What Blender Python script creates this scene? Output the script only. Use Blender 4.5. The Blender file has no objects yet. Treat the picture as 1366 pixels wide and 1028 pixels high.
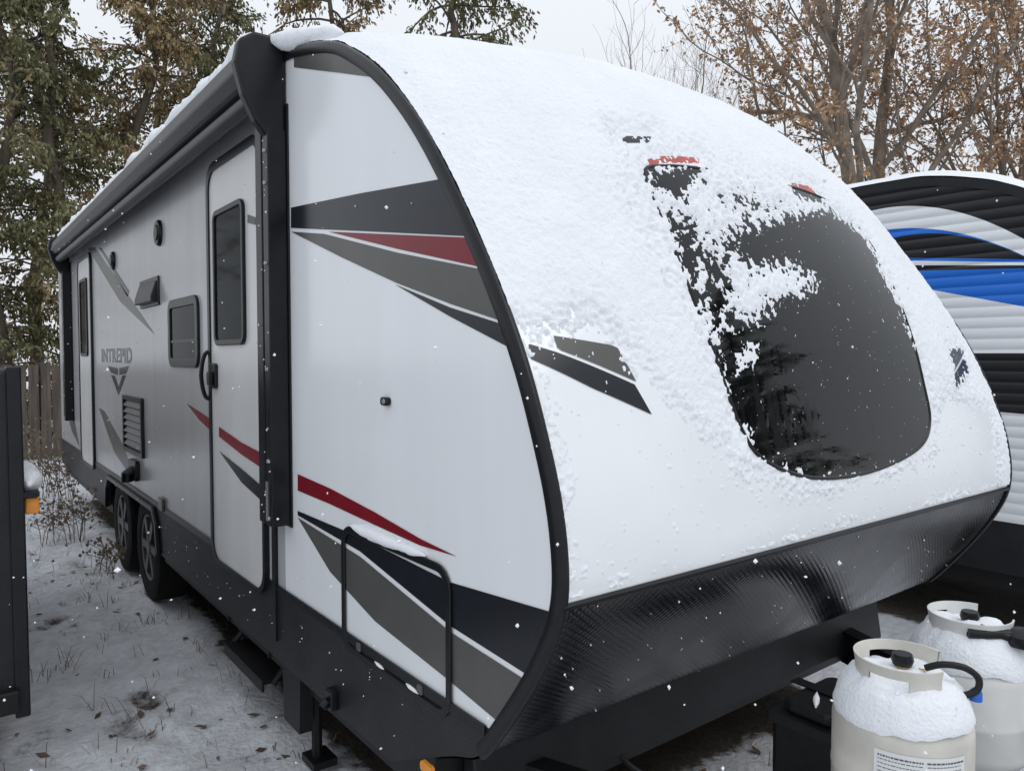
import bpy, bmesh, math, random
import numpy as np
from mathutils import Vector, Matrix
from mathutils.bvhtree import BVHTree
random.seed(7)
sc = bpy.context.scene
col = sc.collection
sin, cos, pi = math.sin, math.cos, math.pi

# ------------------------------------------------------------------ survey of the photograph
FPX = 1000.0
EYE = Vector((0, 0, 1.65)); A = math.radians(37.3); P = math.atan(39 / 1000)
FWD = Vector((sin(A) * cos(P), cos(A) * cos(P), -sin(P)))
RIGHT = Vector((cos(A), -sin(A), 0)); UP = RIGHT.cross(FWD)
def ray(u, v): return FWD + RIGHT * ((u - 683) / FPX) + UP * ((514 - v) / FPX)
def onX(u, v, x):
    d = ray(u, v); return EYE + d * ((x - EYE.x) / d.x)
def atD(u, depth, z=0):
    d = ray(u, 475); p = EYE + d * depth; p.z = z; return p
def smooth(a, b, x):
    t = min(max((x - a) / (b - a), 0), 1); return t * t * (3 - 2 * t)
def npsmooth(a, b, x):
    t = np.clip((x - a) / (b - a), 0, 1); return t * t * (3 - 2 * t)

# ------------------------------------------------------------------ numpy noise
_rs = np.random.RandomState(3)
_T = _rs.rand(256, 256)
def vnoise(x, y, seed=0):
    x = np.asarray(x, float) + seed * 17.31; y = np.asarray(y, float) + seed * 9.77
    xi = np.floor(x).astype(int); yi = np.floor(y).astype(int)
    fx = x - xi; fy = y - yi
    fx = fx * fx * (3 - 2 * fx); fy = fy * fy * (3 - 2 * fy)
    a = _T[xi % 256, yi % 256]; b = _T[(xi + 1) % 256, yi % 256]
    c = _T[xi % 256, (yi + 1) % 256]; d = _T[(xi + 1) % 256, (yi + 1) % 256]
    return (a * (1 - fx) + b * fx) * (1 - fy) + (c * (1 - fx) + d * fx) * fy
def fbm(x, y, seed=0, o=4):
    s = 0; amp = .5; tot = 0
    for k in range(o):
        s = s + amp * vnoise(np.asarray(x) * 2 ** k, np.asarray(y) * 2 ** k, seed + k * 5); tot += amp; amp *= .55
    return s / tot

# ------------------------------------------------------------------ materials
def newmat(name):
    m = bpy.data.materials.new(name); m.use_nodes = True
    nt = m.node_tree; return m, nt, nt.nodes['Principled BSDF']
def mat(name, c, rough=.5, metal=0, var=.12, nscale=6, bump=0, bscale=60, spec=.5, island=0, stretch=None, rvar=0):
    m, nt, b = newmat(name); N = nt.nodes; L = nt.links
    tc = N.new('ShaderNodeTexCoord'); src = tc.outputs['Object']
    if stretch:
        mp = N.new('ShaderNodeMapping'); mp.inputs['Scale'].default_value = stretch
        L.new(src, mp.inputs[0]); src = mp.outputs[0]
    n = N.new('ShaderNodeTexNoise'); n.inputs['Scale'].default_value = nscale; n.inputs['Detail'].default_value = 4
    L.new(src, n.inputs['Vector'])
    r = N.new('ShaderNodeValToRGB')
    r.color_ramp.elements[0].position = .3; r.color_ramp.elements[1].position = .7
    r.color_ramp.elements[0].color = [x * (1 - var) for x in c] + [1]
    r.color_ramp.elements[1].color = [min(x * (1 + var), 1) for x in c] + [1]
    L.new(n.outputs[0], r.inputs[0]); out = r.outputs[0]
    if island:
        g = N.new('ShaderNodeNewGeometry'); mr = N.new('ShaderNodeMapRange')
        mr.inputs[3].default_value = 1 - island; mr.inputs[4].default_value = 1 + island
        L.new(g.outputs['Random Per Island'], mr.inputs[0])
        mx = N.new('ShaderNodeVectorMath'); mx.operation = 'SCALE'
        L.new(out, mx.inputs[0]); L.new(mr.outputs[0], mx.inputs['Scale']); out = mx.outputs[0]
    L.new(out, b.inputs['Base Color'])
    b.inputs['Roughness'].default_value = rough; b.inputs['Metallic'].default_value = metal
    b.inputs['Specular IOR Level'].default_value = spec
    if rvar:
        mr2 = N.new('ShaderNodeMapRange'); mr2.inputs[1].default_value = .35; mr2.inputs[2].default_value = .65
        mr2.inputs[3].default_value = rough - rvar; mr2.inputs[4].default_value = rough + rvar
        L.new(n.outputs[0], mr2.inputs[0]); L.new(mr2.outputs[0], b.inputs['Roughness'])
    if bump:
        n2 = N.new('ShaderNodeTexNoise'); n2.inputs['Scale'].default_value = bscale; n2.inputs['Detail'].default_value = 4
        L.new(src, n2.inputs['Vector'])
        bp = N.new('ShaderNodeBump'); bp.inputs['Strength'].default_value = bump; bp.inputs['Distance'].default_value = .01
        L.new(n2.outputs[0], bp.inputs['Height']); L.new(bp.outputs[0], b.inputs['Normal'])
    return m
M = {}
M['white'] = mat('white_gelcoat', (.82, .84, .86), .14, var=.025, nscale=3)
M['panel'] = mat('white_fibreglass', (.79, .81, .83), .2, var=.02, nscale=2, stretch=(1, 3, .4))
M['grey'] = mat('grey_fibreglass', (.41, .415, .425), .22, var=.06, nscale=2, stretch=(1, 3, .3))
M['door'] = mat('door_panel', (.60, .60, .595), .28, var=.04, nscale=3, stretch=(1, 2, .4))
M['black'] = mat('black_trim', (.009, .010, .012), .33, var=.2, nscale=20, bump=.05, spec=.28)
M['skirt'] = mat('black_skirt', (.015, .016, .018), .4, var=.3, nscale=5, bump=.3, bscale=220, spec=.3)
M['case'] = mat('awning_case', (.018, .019, .022), .35, var=.2, nscale=8, spec=.3)
M['dgrey'] = mat('dark_vinyl', (.014, .016, .021), .22, var=.1, nscale=9, spec=.3)
M['ogrey'] = mat('grey_vinyl', (.085, .085, .08), .3, var=.08, nscale=9, spec=.35)
M['red'] = mat('red_vinyl', (.19, .011, .020), .25, var=.1, nscale=9, spec=.3)
M['redl'] = mat('red_lens', (.42, .05, .03), .35, var=.3, nscale=30)
M['amber'] = mat('amber_lens', (.75, .28, .03), .25, var=.1, nscale=30)
M['blue'] = mat('blue_plastic', (.02, .12, .5), .4, var=.1)
M['glass'] = mat('tinted_glass', (.003, .004, .005), .05, var=.5, nscale=3, stretch=(16, 1, 1), spec=.28, rvar=.04)
M['pane'] = mat('dark_pane', (.006, .009, .010), .06, var=.6, nscale=4, stretch=(1, 1, 12), spec=.02)
M['tyre'] = mat('tyre_rubber', (.012, .012, .012), .8, var=.25, bump=.4, bscale=90, spec=.15)
M['alloy'] = mat('alloy', (.075, .075, .08), .4, metal=.3, var=.2)
M['steel'] = mat('grey_steel', (.35, .35, .35), .4, metal=.6, var=.1)
M['brass'] = mat('brass', (.45, .33, .12), .35, metal=.8, var=.15)
M['frame'] = mat('black_steel', (.010, .010, .011), .45, var=.3, bump=.15, bscale=40, spec=.3)
M['tank'] = mat('tank_paint', (.62, .60, .54), .38, var=.18, nscale=7, bump=.1, bscale=30)
M['tank2'] = mat('tank_paint_white', (.70, .70, .68), .35, var=.08, nscale=7, bump=.05, bscale=30)
M['label'] = mat('sticker', (.75, .76, .76), .4, var=.04)
M['ink'] = mat('print_ink', (.10, .10, .10), .5, var=.1)
M['fence'] = mat('weathered_wood', (.095, .076, .062), .85, var=.45, nscale=3, stretch=(6, 6, .5), bump=.4, bscale=30)
M['bark'] = mat('bark', (.11, .09, .07), .9, var=.4, nscale=5, stretch=(1, 1, .3), bump=.6, bscale=20, spec=.2)
M['barkp'] = mat('pale_bark', (.22, .18, .145), .9, var=.4, nscale=4, bump=.5, bscale=20, spec=.2)
M['cedar'] = mat('cedar_foliage', (.165, .16, .082), .8, var=.45, nscale=1.0, island=.5, spec=.2)
M['cedarb'] = mat('bronzed_cedar_foliage', (.27, .20, .11), .8, var=.45, nscale=1.0, island=.5, spec=.2)
M['oak'] = mat('dry_oak_leaves', (.40, .255, .155), .8, var=.3, nscale=1.2, island=.4, spec=.2)
M['weed'] = mat('dry_weed', (.15, .115, .08), .9, var=.3, island=.4)
M['leaf'] = mat('fallen_leaf', (.13, .08, .05), .85, var=.3, island=.5)
M['snow'] = mat('snow', (.85, .875, .91), .85, var=.025, nscale=5, bump=.5, bscale=110, spec=.25)

# diamond plate: two crossed families of ridges in the sheet's own coordinates
def plate_mat():
    m, nt, b = newmat('diamond_plate'); N = nt.nodes; L = nt.links
    uv = N.new('ShaderNodeUVMap'); sp = N.new('ShaderNodeSeparateXYZ'); L.new(uv.outputs[0], sp.inputs[0])
    def ma(op, a, bb=None):
        x = N.new('ShaderNodeMath'); x.operation = op
        for k, q in ((0, a), (1, bb)):
            if q is None: continue
            if isinstance(q, (int, float)): x.inputs[k].default_value = q
            else: L.new(q, x.inputs[k])
        return x.outputs[0]
    v = ma('MULTIPLY', sp.outputs[1], 1.35)
    K = 125
    a = ma('SINE', ma('MULTIPLY', ma('ADD', sp.outputs[0], v), K)); c = ma('SINE', ma('MULTIPLY', ma('SUBTRACT', sp.outputs[0], v), K))
    h = ma('POWER', ma('MULTIPLY', ma('ABSOLUTE', a), ma('ABSOLUTE', c)), .8)
    bp = N.new('ShaderNodeBump'); bp.inputs['Strength'].default_value = .10; bp.inputs['Distance'].default_value = .004
    L.new(h, bp.inputs['Height']); L.new(bp.outputs[0], b.inputs['Normal'])
    tc = N.new('ShaderNodeTexCoord'); n = N.new('ShaderNodeTexNoise'); n.inputs['Scale'].default_value = 3.5; n.inputs['Detail'].default_value = 6
    L.new(tc.outputs['Object'], n.inputs[0])
    r = N.new('ShaderNodeValToRGB'); r.color_ramp.elements[0].color = (.005, .006, .008, 1); r.color_ramp.elements[1].color = (.018, .020, .025, 1)
    L.new(n.outputs[0], r.inputs[0])
    mxc = N.new('ShaderNodeVectorMath'); mxc.operation = 'SCALE'; L.new(r.outputs[0], mxc.inputs[0]); L.new(ma('ADD', ma('MULTIPLY', h, 1.5), .3), mxc.inputs['Scale'])
    L.new(mxc.outputs[0], b.inputs['Base Color'])
    mr = N.new('ShaderNodeMapRange'); mr.inputs[1].default_value = .40; mr.inputs[2].default_value = .60
    mr.inputs[3].default_value = .06; mr.inputs[4].default_value = .24
    L.new(n.outputs[0], mr.inputs[0]); L.new(mr.outputs[0], b.inputs['Roughness'])
    b.inputs['Specular IOR Level'].default_value = .7
    return m
M['plate'] = plate_mat()

# ------------------------------------------------------------------ mesh builder
WO = {}
def tag(o, label=None, cat=None, group=None, kind=None):
    if label: o['label'] = label
    if cat: o['category'] = cat
    if group: o['group'] = group
    if kind: o['kind'] = kind
    return o
def thing(name, label, cat, loc, group=None):
    o = bpy.data.objects.new(name, None); o.empty_display_size = .2
    col.objects.link(o); o.location = loc; WO[o.name] = Vector(loc)
    return tag(o, label, cat, group)
class MB:
    def __init__(s): s.v = []; s.f = []; s.uv = None
    def add(s, vs, fs):
        o = len(s.v); s.v += [tuple(q) for q in vs]; s.f += [tuple(i + o for i in f) for f in fs]; return s
    def box(s, x0, x1, y0, y1, z0, z1):
        vs = [(x, y, z) for x in (x0, x1) for y in (y0, y1) for z in (z0, z1)]
        return s.add(vs, [(0, 1, 3, 2), (4, 6, 7, 5), (0, 4, 5, 1), (2, 3, 7, 6), (0, 2, 6, 4), (1, 5, 7, 3)])
    def prism(s, poly, f, d0, d1):
        n = len(poly)
        vs = [f(a, b, d0) for a, b in poly] + [f(a, b, d1) for a, b in poly]
        return s.add(vs, [tuple(range(n)), tuple(range(2 * n - 1, n - 1, -1))] + [(i, (i + 1) % n, n + (i + 1) % n, n + i) for i in range(n)])
    def ring(s, o, i, f, d0, d1):
        n = len(o)
        vs = [f(a, b, d0) for a, b in o] + [f(a, b, d0) for a, b in i] + [f(a, b, d1) for a, b in o] + [f(a, b, d1) for a, b in i]
        fs = []
        for k in range(n):
            j = (k + 1) % n
            fs += [(k, j, n + j, n + k), (2 * n + k, 3 * n + k, 3 * n + j, 2 * n + j), (k, 2 * n + k, 2 * n + j, j), (n + k, n + j, 3 * n + j, 3 * n + k)]
        return s.add(vs, fs)
    def tube(s, path, r, sides=8, cap=True, lump=None):
        path = [Vector(p) for p in path]; n = len(path)
        rs = r if isinstance(r, (list, tuple)) else [r] * n
        t = (path[1] - path[0]).normalized()
        a = t.orthogonal().normalized(); vs = []; fs = []
        for k in range(n):
            t2 = (path[min(k + 1, n - 1)] - path[max(k - 1, 0)])
            if t2.length > 1e-9: t2.normalize()
            a = (a - t2 * a.dot(t2))
            if a.length < 1e-6: a = t2.orthogonal()
            a.normalize(); b = t2.cross(a)
            for j in range(sides):
                th = 2 * pi * j / sides; q = rs[k] * (lump() if lump else 1)
                vs.append(path[k] + (a * cos(th) + b * sin(th)) * q)
        for k in range(n - 1):
            for j in range(sides):
                j2 = (j + 1) % sides
                fs.append((k * sides + j, k * sides + j2, (k + 1) * sides + j2, (k + 1) * sides + j))
        if cap: fs += [tuple(range(sides - 1, -1, -1)), tuple((n - 1) * sides + j for j in range(sides))]
        return s.add(vs, fs)
    def lathe(s, prof, c, segs=32, axis='z', a0=0, a1=2 * pi, jit=None):
        c = Vector(c); full = abs(a1 - a0 - 2 * pi) < 1e-6; n = segs if full else segs + 1; vs = []; fs = []
        for r, h in prof:
            for j in range(n):
                th = a0 + (a1 - a0) * j / segs; rr = r; hh = h
                if jit: rr, hh = jit(r, h, th)
                if axis == 'z': vs.append(c + Vector((rr * cos(th), rr * sin(th), hh)))
                else: vs.append(c + Vector((hh, rr * cos(th), rr * sin(th))))
        for k in range(len(prof) - 1):
            for j in range(segs):
                j2 = (j + 1) % n
                fs.append((k * n + j, k * n + j2, (k + 1) * n + j2, (k + 1) * n + j))
        return s.add(vs, fs)
    def build(s, name, m, parent=None, sm=False, bevel=0, recalc=True, ang=40):
        V = np.array(s.v, float); c = Vector(((V.max(0) + V.min(0)) / 2).tolist())
        me = bpy.data.meshes.new(name); me.from_pydata((V - np.array(c)).tolist(), [], s.f)
        if recalc:
            bm = bmesh.new(); bm.from_mesh(me); bmesh.ops.recalc_face_normals(bm, faces=bm.faces); bm.to_mesh(me); bm.free()
        for q in (m if isinstance(m, list) else [m]): me.materials.append(q)
        if sm:
            me.polygons.foreach_set('use_smooth', [True] * len(me.polygons))
            if ang: me.set_sharp_from_angle(angle=math.radians(ang))
        o = bpy.data.objects.new(name, me); col.objects.link(o)
        if parent: o.parent = parent; o.location = c - WO[parent.name]
        else: o.location = c
        WO[o.name] = c
        if bevel:
            bv = o.modifiers.new('bevel', 'BEVEL'); bv.width = bevel; bv.segments = 2; bv.limit_method = 'ANGLE'
        return o
def fYZ(a, b, d): return (d, a, b)
def fXZ(a, b, d): return (a, d, b)
def fXY(a, b, d): return (a, b, d)
def rrect(a0, a1, b0, b1, r, n=5):
    out = []
    for cx, cy, s0 in ((a1 - r, b1 - r, 0), (a0 + r, b1 - r, 1), (a0 + r, b0 + r, 2), (a1 - r, b0 + r, 3)):
        for k in range(n + 1):
            th = (s0 + k / n) * pi / 2; out.append((cx + r * cos(th), cy + r * sin(th)))
    return out
def catmull(pts, n=12, closed=False):
    pts = [np.array(p, float) for p in pts]; N = len(pts); out = []
    for i in range(N if closed else N - 1):
        if closed: a, b, c, d = (pts[(i + k) % N] for k in (-1, 0, 1, 2))
        else: a, b, c, d = pts[max(i - 1, 0)], pts[i], pts[i + 1], pts[min(i + 2, N - 1)]
        for k in range(n):
            t = k / n
            out.append(.5 * ((2 * b) + (c - a) * t + (2 * a - 5 * b + 4 * c - d) * t * t + (3 * b - a - 3 * c + d) * t ** 3))
    if not closed: out.append(pts[-1])
    return out

# ------------------------------------------------------------------ trailer profile
XS = 1.065; WID = 2.47; XE = XS + WID; XC = (XS + XE) / 2; YR = 9.75
PX = [(440, 58), (475, 72), (505, 95), (535, 130), (565, 175), (597, 235), (625, 295), (655, 365), (683, 440), (705, 510), (725, 590),
      (740, 660), (749, 730), (751, 790), (745, 832), (730, 873), (705, 922), (670, 975), (640, 1012)]
pp = [(3.35, 2.80), (3.0, 2.80), (2.75, 2.785)] + [(onX(u, v, XS).y, onX(u, v, XS).z) for u, v in PX] + [(1.63, .59), (1.76, .53)]
pp = pp[::-1]
dense = np.array(catmull(pp, 40))
seg = np.r_[0, np.cumsum(np.hypot(*np.diff(dense, axis=0).T))]
DS = .005
sg = np.arange(0, seg[-1], DS)
prof = np.c_[np.interp(sg, seg, dense[:, 0]), np.interp(sg, seg, dense[:, 1])]
ker = np.exp(-np.linspace(-2, 2, 33) ** 2); ker /= ker.sum()
pad = np.r_[np.repeat(prof[:1], 16, 0), prof, np.repeat(prof[-1:], 16, 0)]
prof = np.c_[np.convolve(pad[:, 0], ker, 'valid'), np.convolve(pad[:, 1], ker, 'valid')]
tail_y = np.arange(prof[-1, 0] + .05, YR + .001, .05)
NF = len(prof)
prof = np.r_[prof, np.c_[tail_y, np.full(len(tail_y), prof[-1, 1])]]
S = np.r_[0, np.cumsum(np.hypot(*np.diff(prof, axis=0).T))]
tan = np.gradient(prof, axis=0); tan /= np.linalg.norm(tan, axis=1)[:, None]
nor = np.c_[-tan[:, 1], tan[:, 0]]
bul = .19 * npsmooth(1.25, 2.35, prof[:, 1]) - .085 * npsmooth(2.5, 2.8, prof[:, 1])
NR = len(prof)
def surf(r, x, off=0.0):
    r = min(max(r, 0), NR - 1.001); i = int(r); t = r - i
    q = prof[i] * (1 - t) + prof[i + 1] * t; n = nor[i] * (1 - t) + nor[i + 1] * t; b = bul[i] * (1 - t) + bul[i + 1] * t
    k = (x - XC) / (WID / 2); h = b * max(0, 1 - abs(k) ** 2.4) + off
    return Vector((x, q[0] + n[0] * h, q[1] + n[1] * h))
zcap = onX(751, 812, XS).z
IB = next(i for i in range(NR) if prof[i, 1] > zcap)
IC = next(i for i in range(NR) if prof[i, 0] > 2.6)
def grid(r0, r1, ncol, off=0, x0=XS, x1=XE, step=1):
    rows = list(range(r0, r1, step)) + [r1]
    vs = [surf(r, x0 + (x1 - x0) * c / ncol, off) for r in rows for c in range(ncol + 1)]
    fs = [(k * (ncol + 1) + c, k * (ncol + 1) + c + 1, (k + 1) * (ncol + 1) + c + 1, (k + 1) * (ncol + 1) + c) for k in range(len(rows) - 1) for c in range(ncol)]
    return vs, fs, rows
_v, _f, _rows = grid(0, NF, 60)
BV = BVHTree.FromPolygons(_v, _f)
def onCap(u, v):
    for q in range(120):
        du = (q // 2) * 3 * (1 if q % 2 else -1)
        loc, n, idx, d = BV.ray_cast(EYE, ray(u + du, v).normalized())
        if loc is not None: break
    r = idx // 60; a = surf(r, loc.x); b = surf(r + 1, loc.x)
    ab = b - a; t = (loc - a).dot(ab) / ab.length_squared
    return (loc.x, r + min(max(t, 0), 1))

# ------------------------------------------------------------------ travel trailer
T = thing('travel_trailer', 'white travel trailer with curved snowy nose, grey side and black and red stripes', 'trailer', (XC, 5.5, 0))
ZB = .725
yj = 2.875
fp = [(prof[i, 0] - nor[i, 0] * .006, prof[i, 1] - nor[i, 1] * .006) for i in range(0, NF, 3) if prof[i, 1] > ZB and prof[i, 0] < yj - .02]
fp = fp + [(yj, 2.788), (yj, ZB)]
fp = [(fp[0][0], ZB)] + fp
MB().prism(fp, fYZ, XS, XS + .02).build('side_panel', M['panel'], T)
MB().prism(fp, fYZ, XE - .02, XE).build('side_panel', M['panel'], T)
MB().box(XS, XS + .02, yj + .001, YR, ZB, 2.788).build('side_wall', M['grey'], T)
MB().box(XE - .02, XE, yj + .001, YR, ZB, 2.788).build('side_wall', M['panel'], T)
MB().box(XS + .021, XE - .021, YR - .02, YR, .5, 2.86).build('rear_wall', M['panel'], T)
v, f, _ = grid(IB, IC, 48, 0, step=2); b = MB(); b.add(v, f); b.build('front_cap', M['white'], T, sm=True, ang=None)
v, f, _ = grid(IC, NR - 1, 32, 0, step=2); b = MB(); b.add(v, f); b.build('roof', M['white'], T, sm=True, ang=None)
v, f, rows = grid(0, IB, 40, 0, step=2); b = MB(); b.add(v, f)
o = b.build('stone_guard', M['plate'], T, sm=True, ang=None)
uvl = o.data.uv_layers.new(name='UVMap')
for lp in o.data.loops:
    i = lp.vertex_index; uvl.data[lp.index].uv = (v[i].x, S[rows[i // 41]])
b = MB(); b.tube([surf(IB, XS + WID * k / 30, .002) for k in range(31)], .009, 6); b.build('seam_trim', M['black'], T, sm=True)
# edge mouldings
I0 = next(i for i in range(NR) if prof[i, 1] > .64)
def sweep(xside, sgn):
    sect = [(-.031, 0), (-.031, -.006), (-.026, -.009), (.000, -.009), (.007, -.005), (.009, 0), (.009, .010), (.006, .014), (-.01, .014), (-.01, 0)]
    idx = list(range(I0, NF, 3)) + list(range(NF, NR, 12)) + [NR - 1]
    vs = []; fs = []; n = len(sect)
    for i in idx:
        for a, bx in sect:
            vs.append((xside + sgn * bx, prof[i, 0] + nor[i, 0] * a, prof[i, 1] + nor[i, 1] * a))
    for k in range(len(idx) - 1):
        for j in range(n):
            fs.append((k * n + j, k * n + (j + 1) % n, (k + 1) * n + (j + 1) % n, (k + 1) * n + j))
    fs += [tuple(range(n)), tuple((len(idx) - 1) * n + j for j in range(n))]
    return MB().add(vs, fs)
sweep(XS, 1).build('edge_trim', M['black'], T, sm=True, ang=50)
sweep(XE, -1).build('edge_trim', M['black'], T, sm=True, ang=50)
# skirts with a wheel opening
yw0, yw1 = 5.49, 6.38
def skirt2(x0, x1):
    arc = [(prof[i, 0] - nor[i, 0] * .006, prof[i, 1] - nor[i, 1] * .006) for i in range(0, NF, 3) if prof[i, 1] < ZB - .002 and prof[i, 0] < 2]
    pl = arc[::-1] + [(2.0, .42), (yw0 - .5, .42), (yw0 - .44, .60), (yw0 - .36, .66), (yw1 + .36, .66), (yw1 + .44, .60), (yw1 + .5, .42), (YR, .46), (YR, ZB - .002)]
    pl = [(arc[-1][0], ZB - .002)] + pl
    return MB().prism(pl, fYZ, x0, x1)
skirt2(XS - .004, XS + .02).build('lower_skirt', M['skirt'], T)
skirt2(XE - .02, XE + .004).build('lower_skirt', M['skirt'], T)
b = MB(); b.box(XS - .009, XS - .0045, 1.5, YR, ZB - .022, ZB + .006); b.build('rub_rail', M['black'], T)
pl_o = [(yw0 - .50, .42), (yw0 - .46, .60), (yw0 - .36, .70), (yw1 + .36, .70), (yw1 + .46, .60), (yw1 + .50, .42)]
pl_i = [(yw0 - .46, .42), (yw0 - .425, .585), (yw0 - .34, .665), (yw1 + .34, .665), (yw1 + .425, .585), (yw1 + .46, .42)]
b = MB()
b.prism(pl_o + pl_i[::-1], fYZ, XS - .028, XS - .005); b.build('wheel_arch', M['black'], T, bevel=.006)
# belly, chassis, front apron
b = MB(); b.box(XS + .03, XE - .03, 1.8, yw0 - .45, .36, .52); b.box(XS + .03, XE - .03, yw1 + .45, YR - .05, .36, .52); b.box(XS + .3, XE - .3, yw0 - .45, yw1 + .45, .36, .6)
b.build('belly_pan', M['frame'], T)
b = MB(); b.prism([(1.74, .525), (1.79, .525), (1.79, .30), (1.72, .30), (1.71, .34)], fYZ, XS + .12, XE - .05); b.build('front_apron', M['skirt'], T, bevel=.006)
b = MB()
for s in (-1, 1):
    p0 = Vector((XC + s * .95, 1.85, .36)); p1 = Vector((XC + s * .04, -.45, .36)); d = (p1 - p0).normalized(); n = Vector((d.y, -d.x, 0)) * .035
    for z0, z1, w in ((.29, .30, 1), (.42, .43, 1), (.30, .42, .2)):
        b.add([p0 + n * w * q + Vector((0, 0, z - .36)) for z in (z0, z1) for q in (1, -1)] + [p1 + n * w * q + Vector((0, 0, z - .36)) for z in (z0, z1) for q in (1, -1)],
              [(0, 1, 3, 2), (4, 6, 7, 5), (0, 4, 5, 1), (2, 3, 7, 6), (0, 2, 6, 4), (1, 5, 7, 3)])
b.box(XC - .75, XC + .75, 1.0, 1.06, .38, .418); b.box(XC - .6, XC + .6, .72, .78, .38, .418)
b.build('tongue_frame', M['frame'], T)
b = MB(); b.box(XC - .05, XC + .05, -.62, -.40, .36, .44); b.tube([(XC, -.6, .44), (XC, -.55, .49), (XC, -.45, .49)], .03, 8); b.build('coupler', M['frame'], T, bevel=.01)
b = MB(); b.tube([(XC, -.15, .12), (XC, -.15, 1.0)], .035, 12); b.lathe([(0, .0), (.1, 0), (.1, .02), (0, .02)], (XC, -.15, .1), 16); b.build('tongue_jack', M['frame'], T, sm=True)

# ---- helpers on the door side
def S2(u, v, off=0): p = onX(u, v, XS - off); return (p.y, p.z)
def decal(name, px, off, m, parent=T):
    pts = [S2(u, v, off) for u, v in px]
    b = MB(); b.add([(XS - off, y, z) for y, z in pts], [tuple(range(len(pts)))]); return b.build(name, m, parent)
D1 = .0018
decal('stripe_decal', [(388, 277), (480, 258), (587, 239), (604, 272), (622, 315), (500, 309), (388, 304)], D1, M['dgrey'])
decal('stripe_decal', [(438, 309), (530, 313), (624, 317), (640, 356), (530, 332)], D1, M['red'])
decal('stripe_decal', [(388, 309), (432, 312), (530, 337), (641, 359), (653, 384), (668, 428), (600, 405), (528, 377), (455, 343)], D1, M['ogrey'])
decal('stripe_decal', [(526, 379), (600, 410), (669, 432), (682, 465), (600, 422)], D1, M['dgrey'])
decal('stripe_decal', [(392, 72), (440, 65), (474, 78), (503, 104), (450, 97), (392, 90)], D1, M['ogrey'])
decal('stripe_decal', [(397, 632), (440, 651), (500, 683), (560, 718), (609, 742), (560, 727), (500, 700), (440, 672), (397, 654)], D1, M['red'])
decal('stripe_decal', [(397, 681), (480, 716), (600, 776), (732, 815), (725, 862), (707, 902), (600, 834), (480, 735), (397, 687)], D1, M['dgrey'])
decal('stripe_decal', [(397, 690), (480, 742), (600, 842), (703, 908), (692, 938), (670, 967), (600, 908), (500, 828), (440, 762)], D1, M['ogrey'])
decal('stripe_decal', [(249, 538), (268, 550), (284, 561), (284, 577), (266, 560)], D1, M['red'])
decal('stripe_decal', [(117, 331), (126, 330), (160, 378), (206, 446), (160, 402)], D1, M['ogrey'])
decal('stripe_decal', [(132, 330), (136, 332), (172, 388), (170, 396)], D1, M['dgrey'])
decal('stripe_decal', [(132, 544), (139, 548), (165, 596), (180, 644), (152, 602)], D1, M['ogrey'])
decal('stripe_decal', [(86, 540), (96, 546), (106, 596), (96, 575)], D1, M['ogrey'])
# lettering and winged emblem
cu = bpy.data.curves.new('lettering', 'FONT'); cu.body = 'INTREPID'; cu.size = 1; cu.offset = .025; cu.space_character = 1.08
to = bpy.data.objects.new('lettering_source', cu); col.objects.link(to)
bpy.context.view_layer.update()
tm = bpy.data.meshes.new_from_object(to.evaluated_get(bpy.context.evaluated_depsgraph_get()))
bpy.data.objects.remove(to)
tv = np.array([q.co[:] for q in tm.vertices]); w = tv[:, 0].max() - tv[:, 0].min(); hgt = tv[:, 1].max()
ya, za = S2(136, 485); yb, zb = S2(176, 468)
b = MB(); b.add([(XS - D1, ya + (yb - ya) * (q[0] - tv[:, 0].min()) / w - .0, 1.605 + .105 * q[1] / hgt) for q in tv], [tuple(p.vertices) for p in tm.polygons])
b.build('lettering', M['dgrey'], T)
b = MB()
for pl in ([(144, 488), (157, 491), (157, 500), (148, 497)], [(159, 491), (172, 488), (168, 498), (159, 500)], [(148, 500), (153, 501), (158, 516), (163, 501), (168, 500), (158, 527)]):
    pts = [S2(u, vv, D1) for u, vv in pl]; b.add([(XS - D1, y, z) for y, z in pts], [tuple(range(len(pts)))])
b.build('emblem', M['dgrey'], T)

def side_window(name, y0, y1, z0, z1, r, base, parent, fw=.03, pm='pane'):
    b = MB(); b.ring(rrect(y0, y1, z0, z1, r), rrect(y0 + fw, y1 - fw, z0 + fw, z1 - fw, max(r - fw, .015)), fYZ, base - .015, base + .002)
    fr = b.build(name, M['black'], parent, bevel=.004)
    MB().prism(rrect(y0 + fw - .005, y1 - fw + .005, z0 + fw - .005, z1 - fw + .005, max(r - fw, .015)), fYZ, base - .007, base - .001).build('pane', M[pm], fr if parent is T else parent)
    return fr
# entry door
yd0, yd1 = 3.075, 3.80; zd0, zd1 = .665, 2.53
b = MB(); b.prism(rrect(yd0, yd1, zd0, zd1, .09), fYZ, XS - .014, XS - .001); dr = b.build('entry_door', M['door'], T, bevel=.004)
b = MB(); b.ring(rrect(yd0 - .022, yd1 + .03, zd0 - .02, zd1 + .035, .11), rrect(yd0 + .004, yd1 - .004, zd0 + .004, zd1 - .004, .088), fYZ, XS - .022, XS - .0005); b.build('door_frame', M['black'], dr)
wy1, wz0 = S2(293, 461); wy0, wz1 = S2(331, 257)
side_window('door_window', wy0, wy1, wz0, wz1 - .02, .05, XS - .014, dr, .026)
yh, zh = S2(291, 501)
b = MB(); b.prism(rrect(yh - .05, yh + .05, zh - .06, zh + .06, .015), fYZ, XS - .03, XS - .014); b.box(XS - .050, XS - .03, yh - .03, yh + .02, zh - .045, zh + .02); b.build('door_handle', M['black'], dr, bevel=.005)
yg = yd1 + .03
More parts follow.
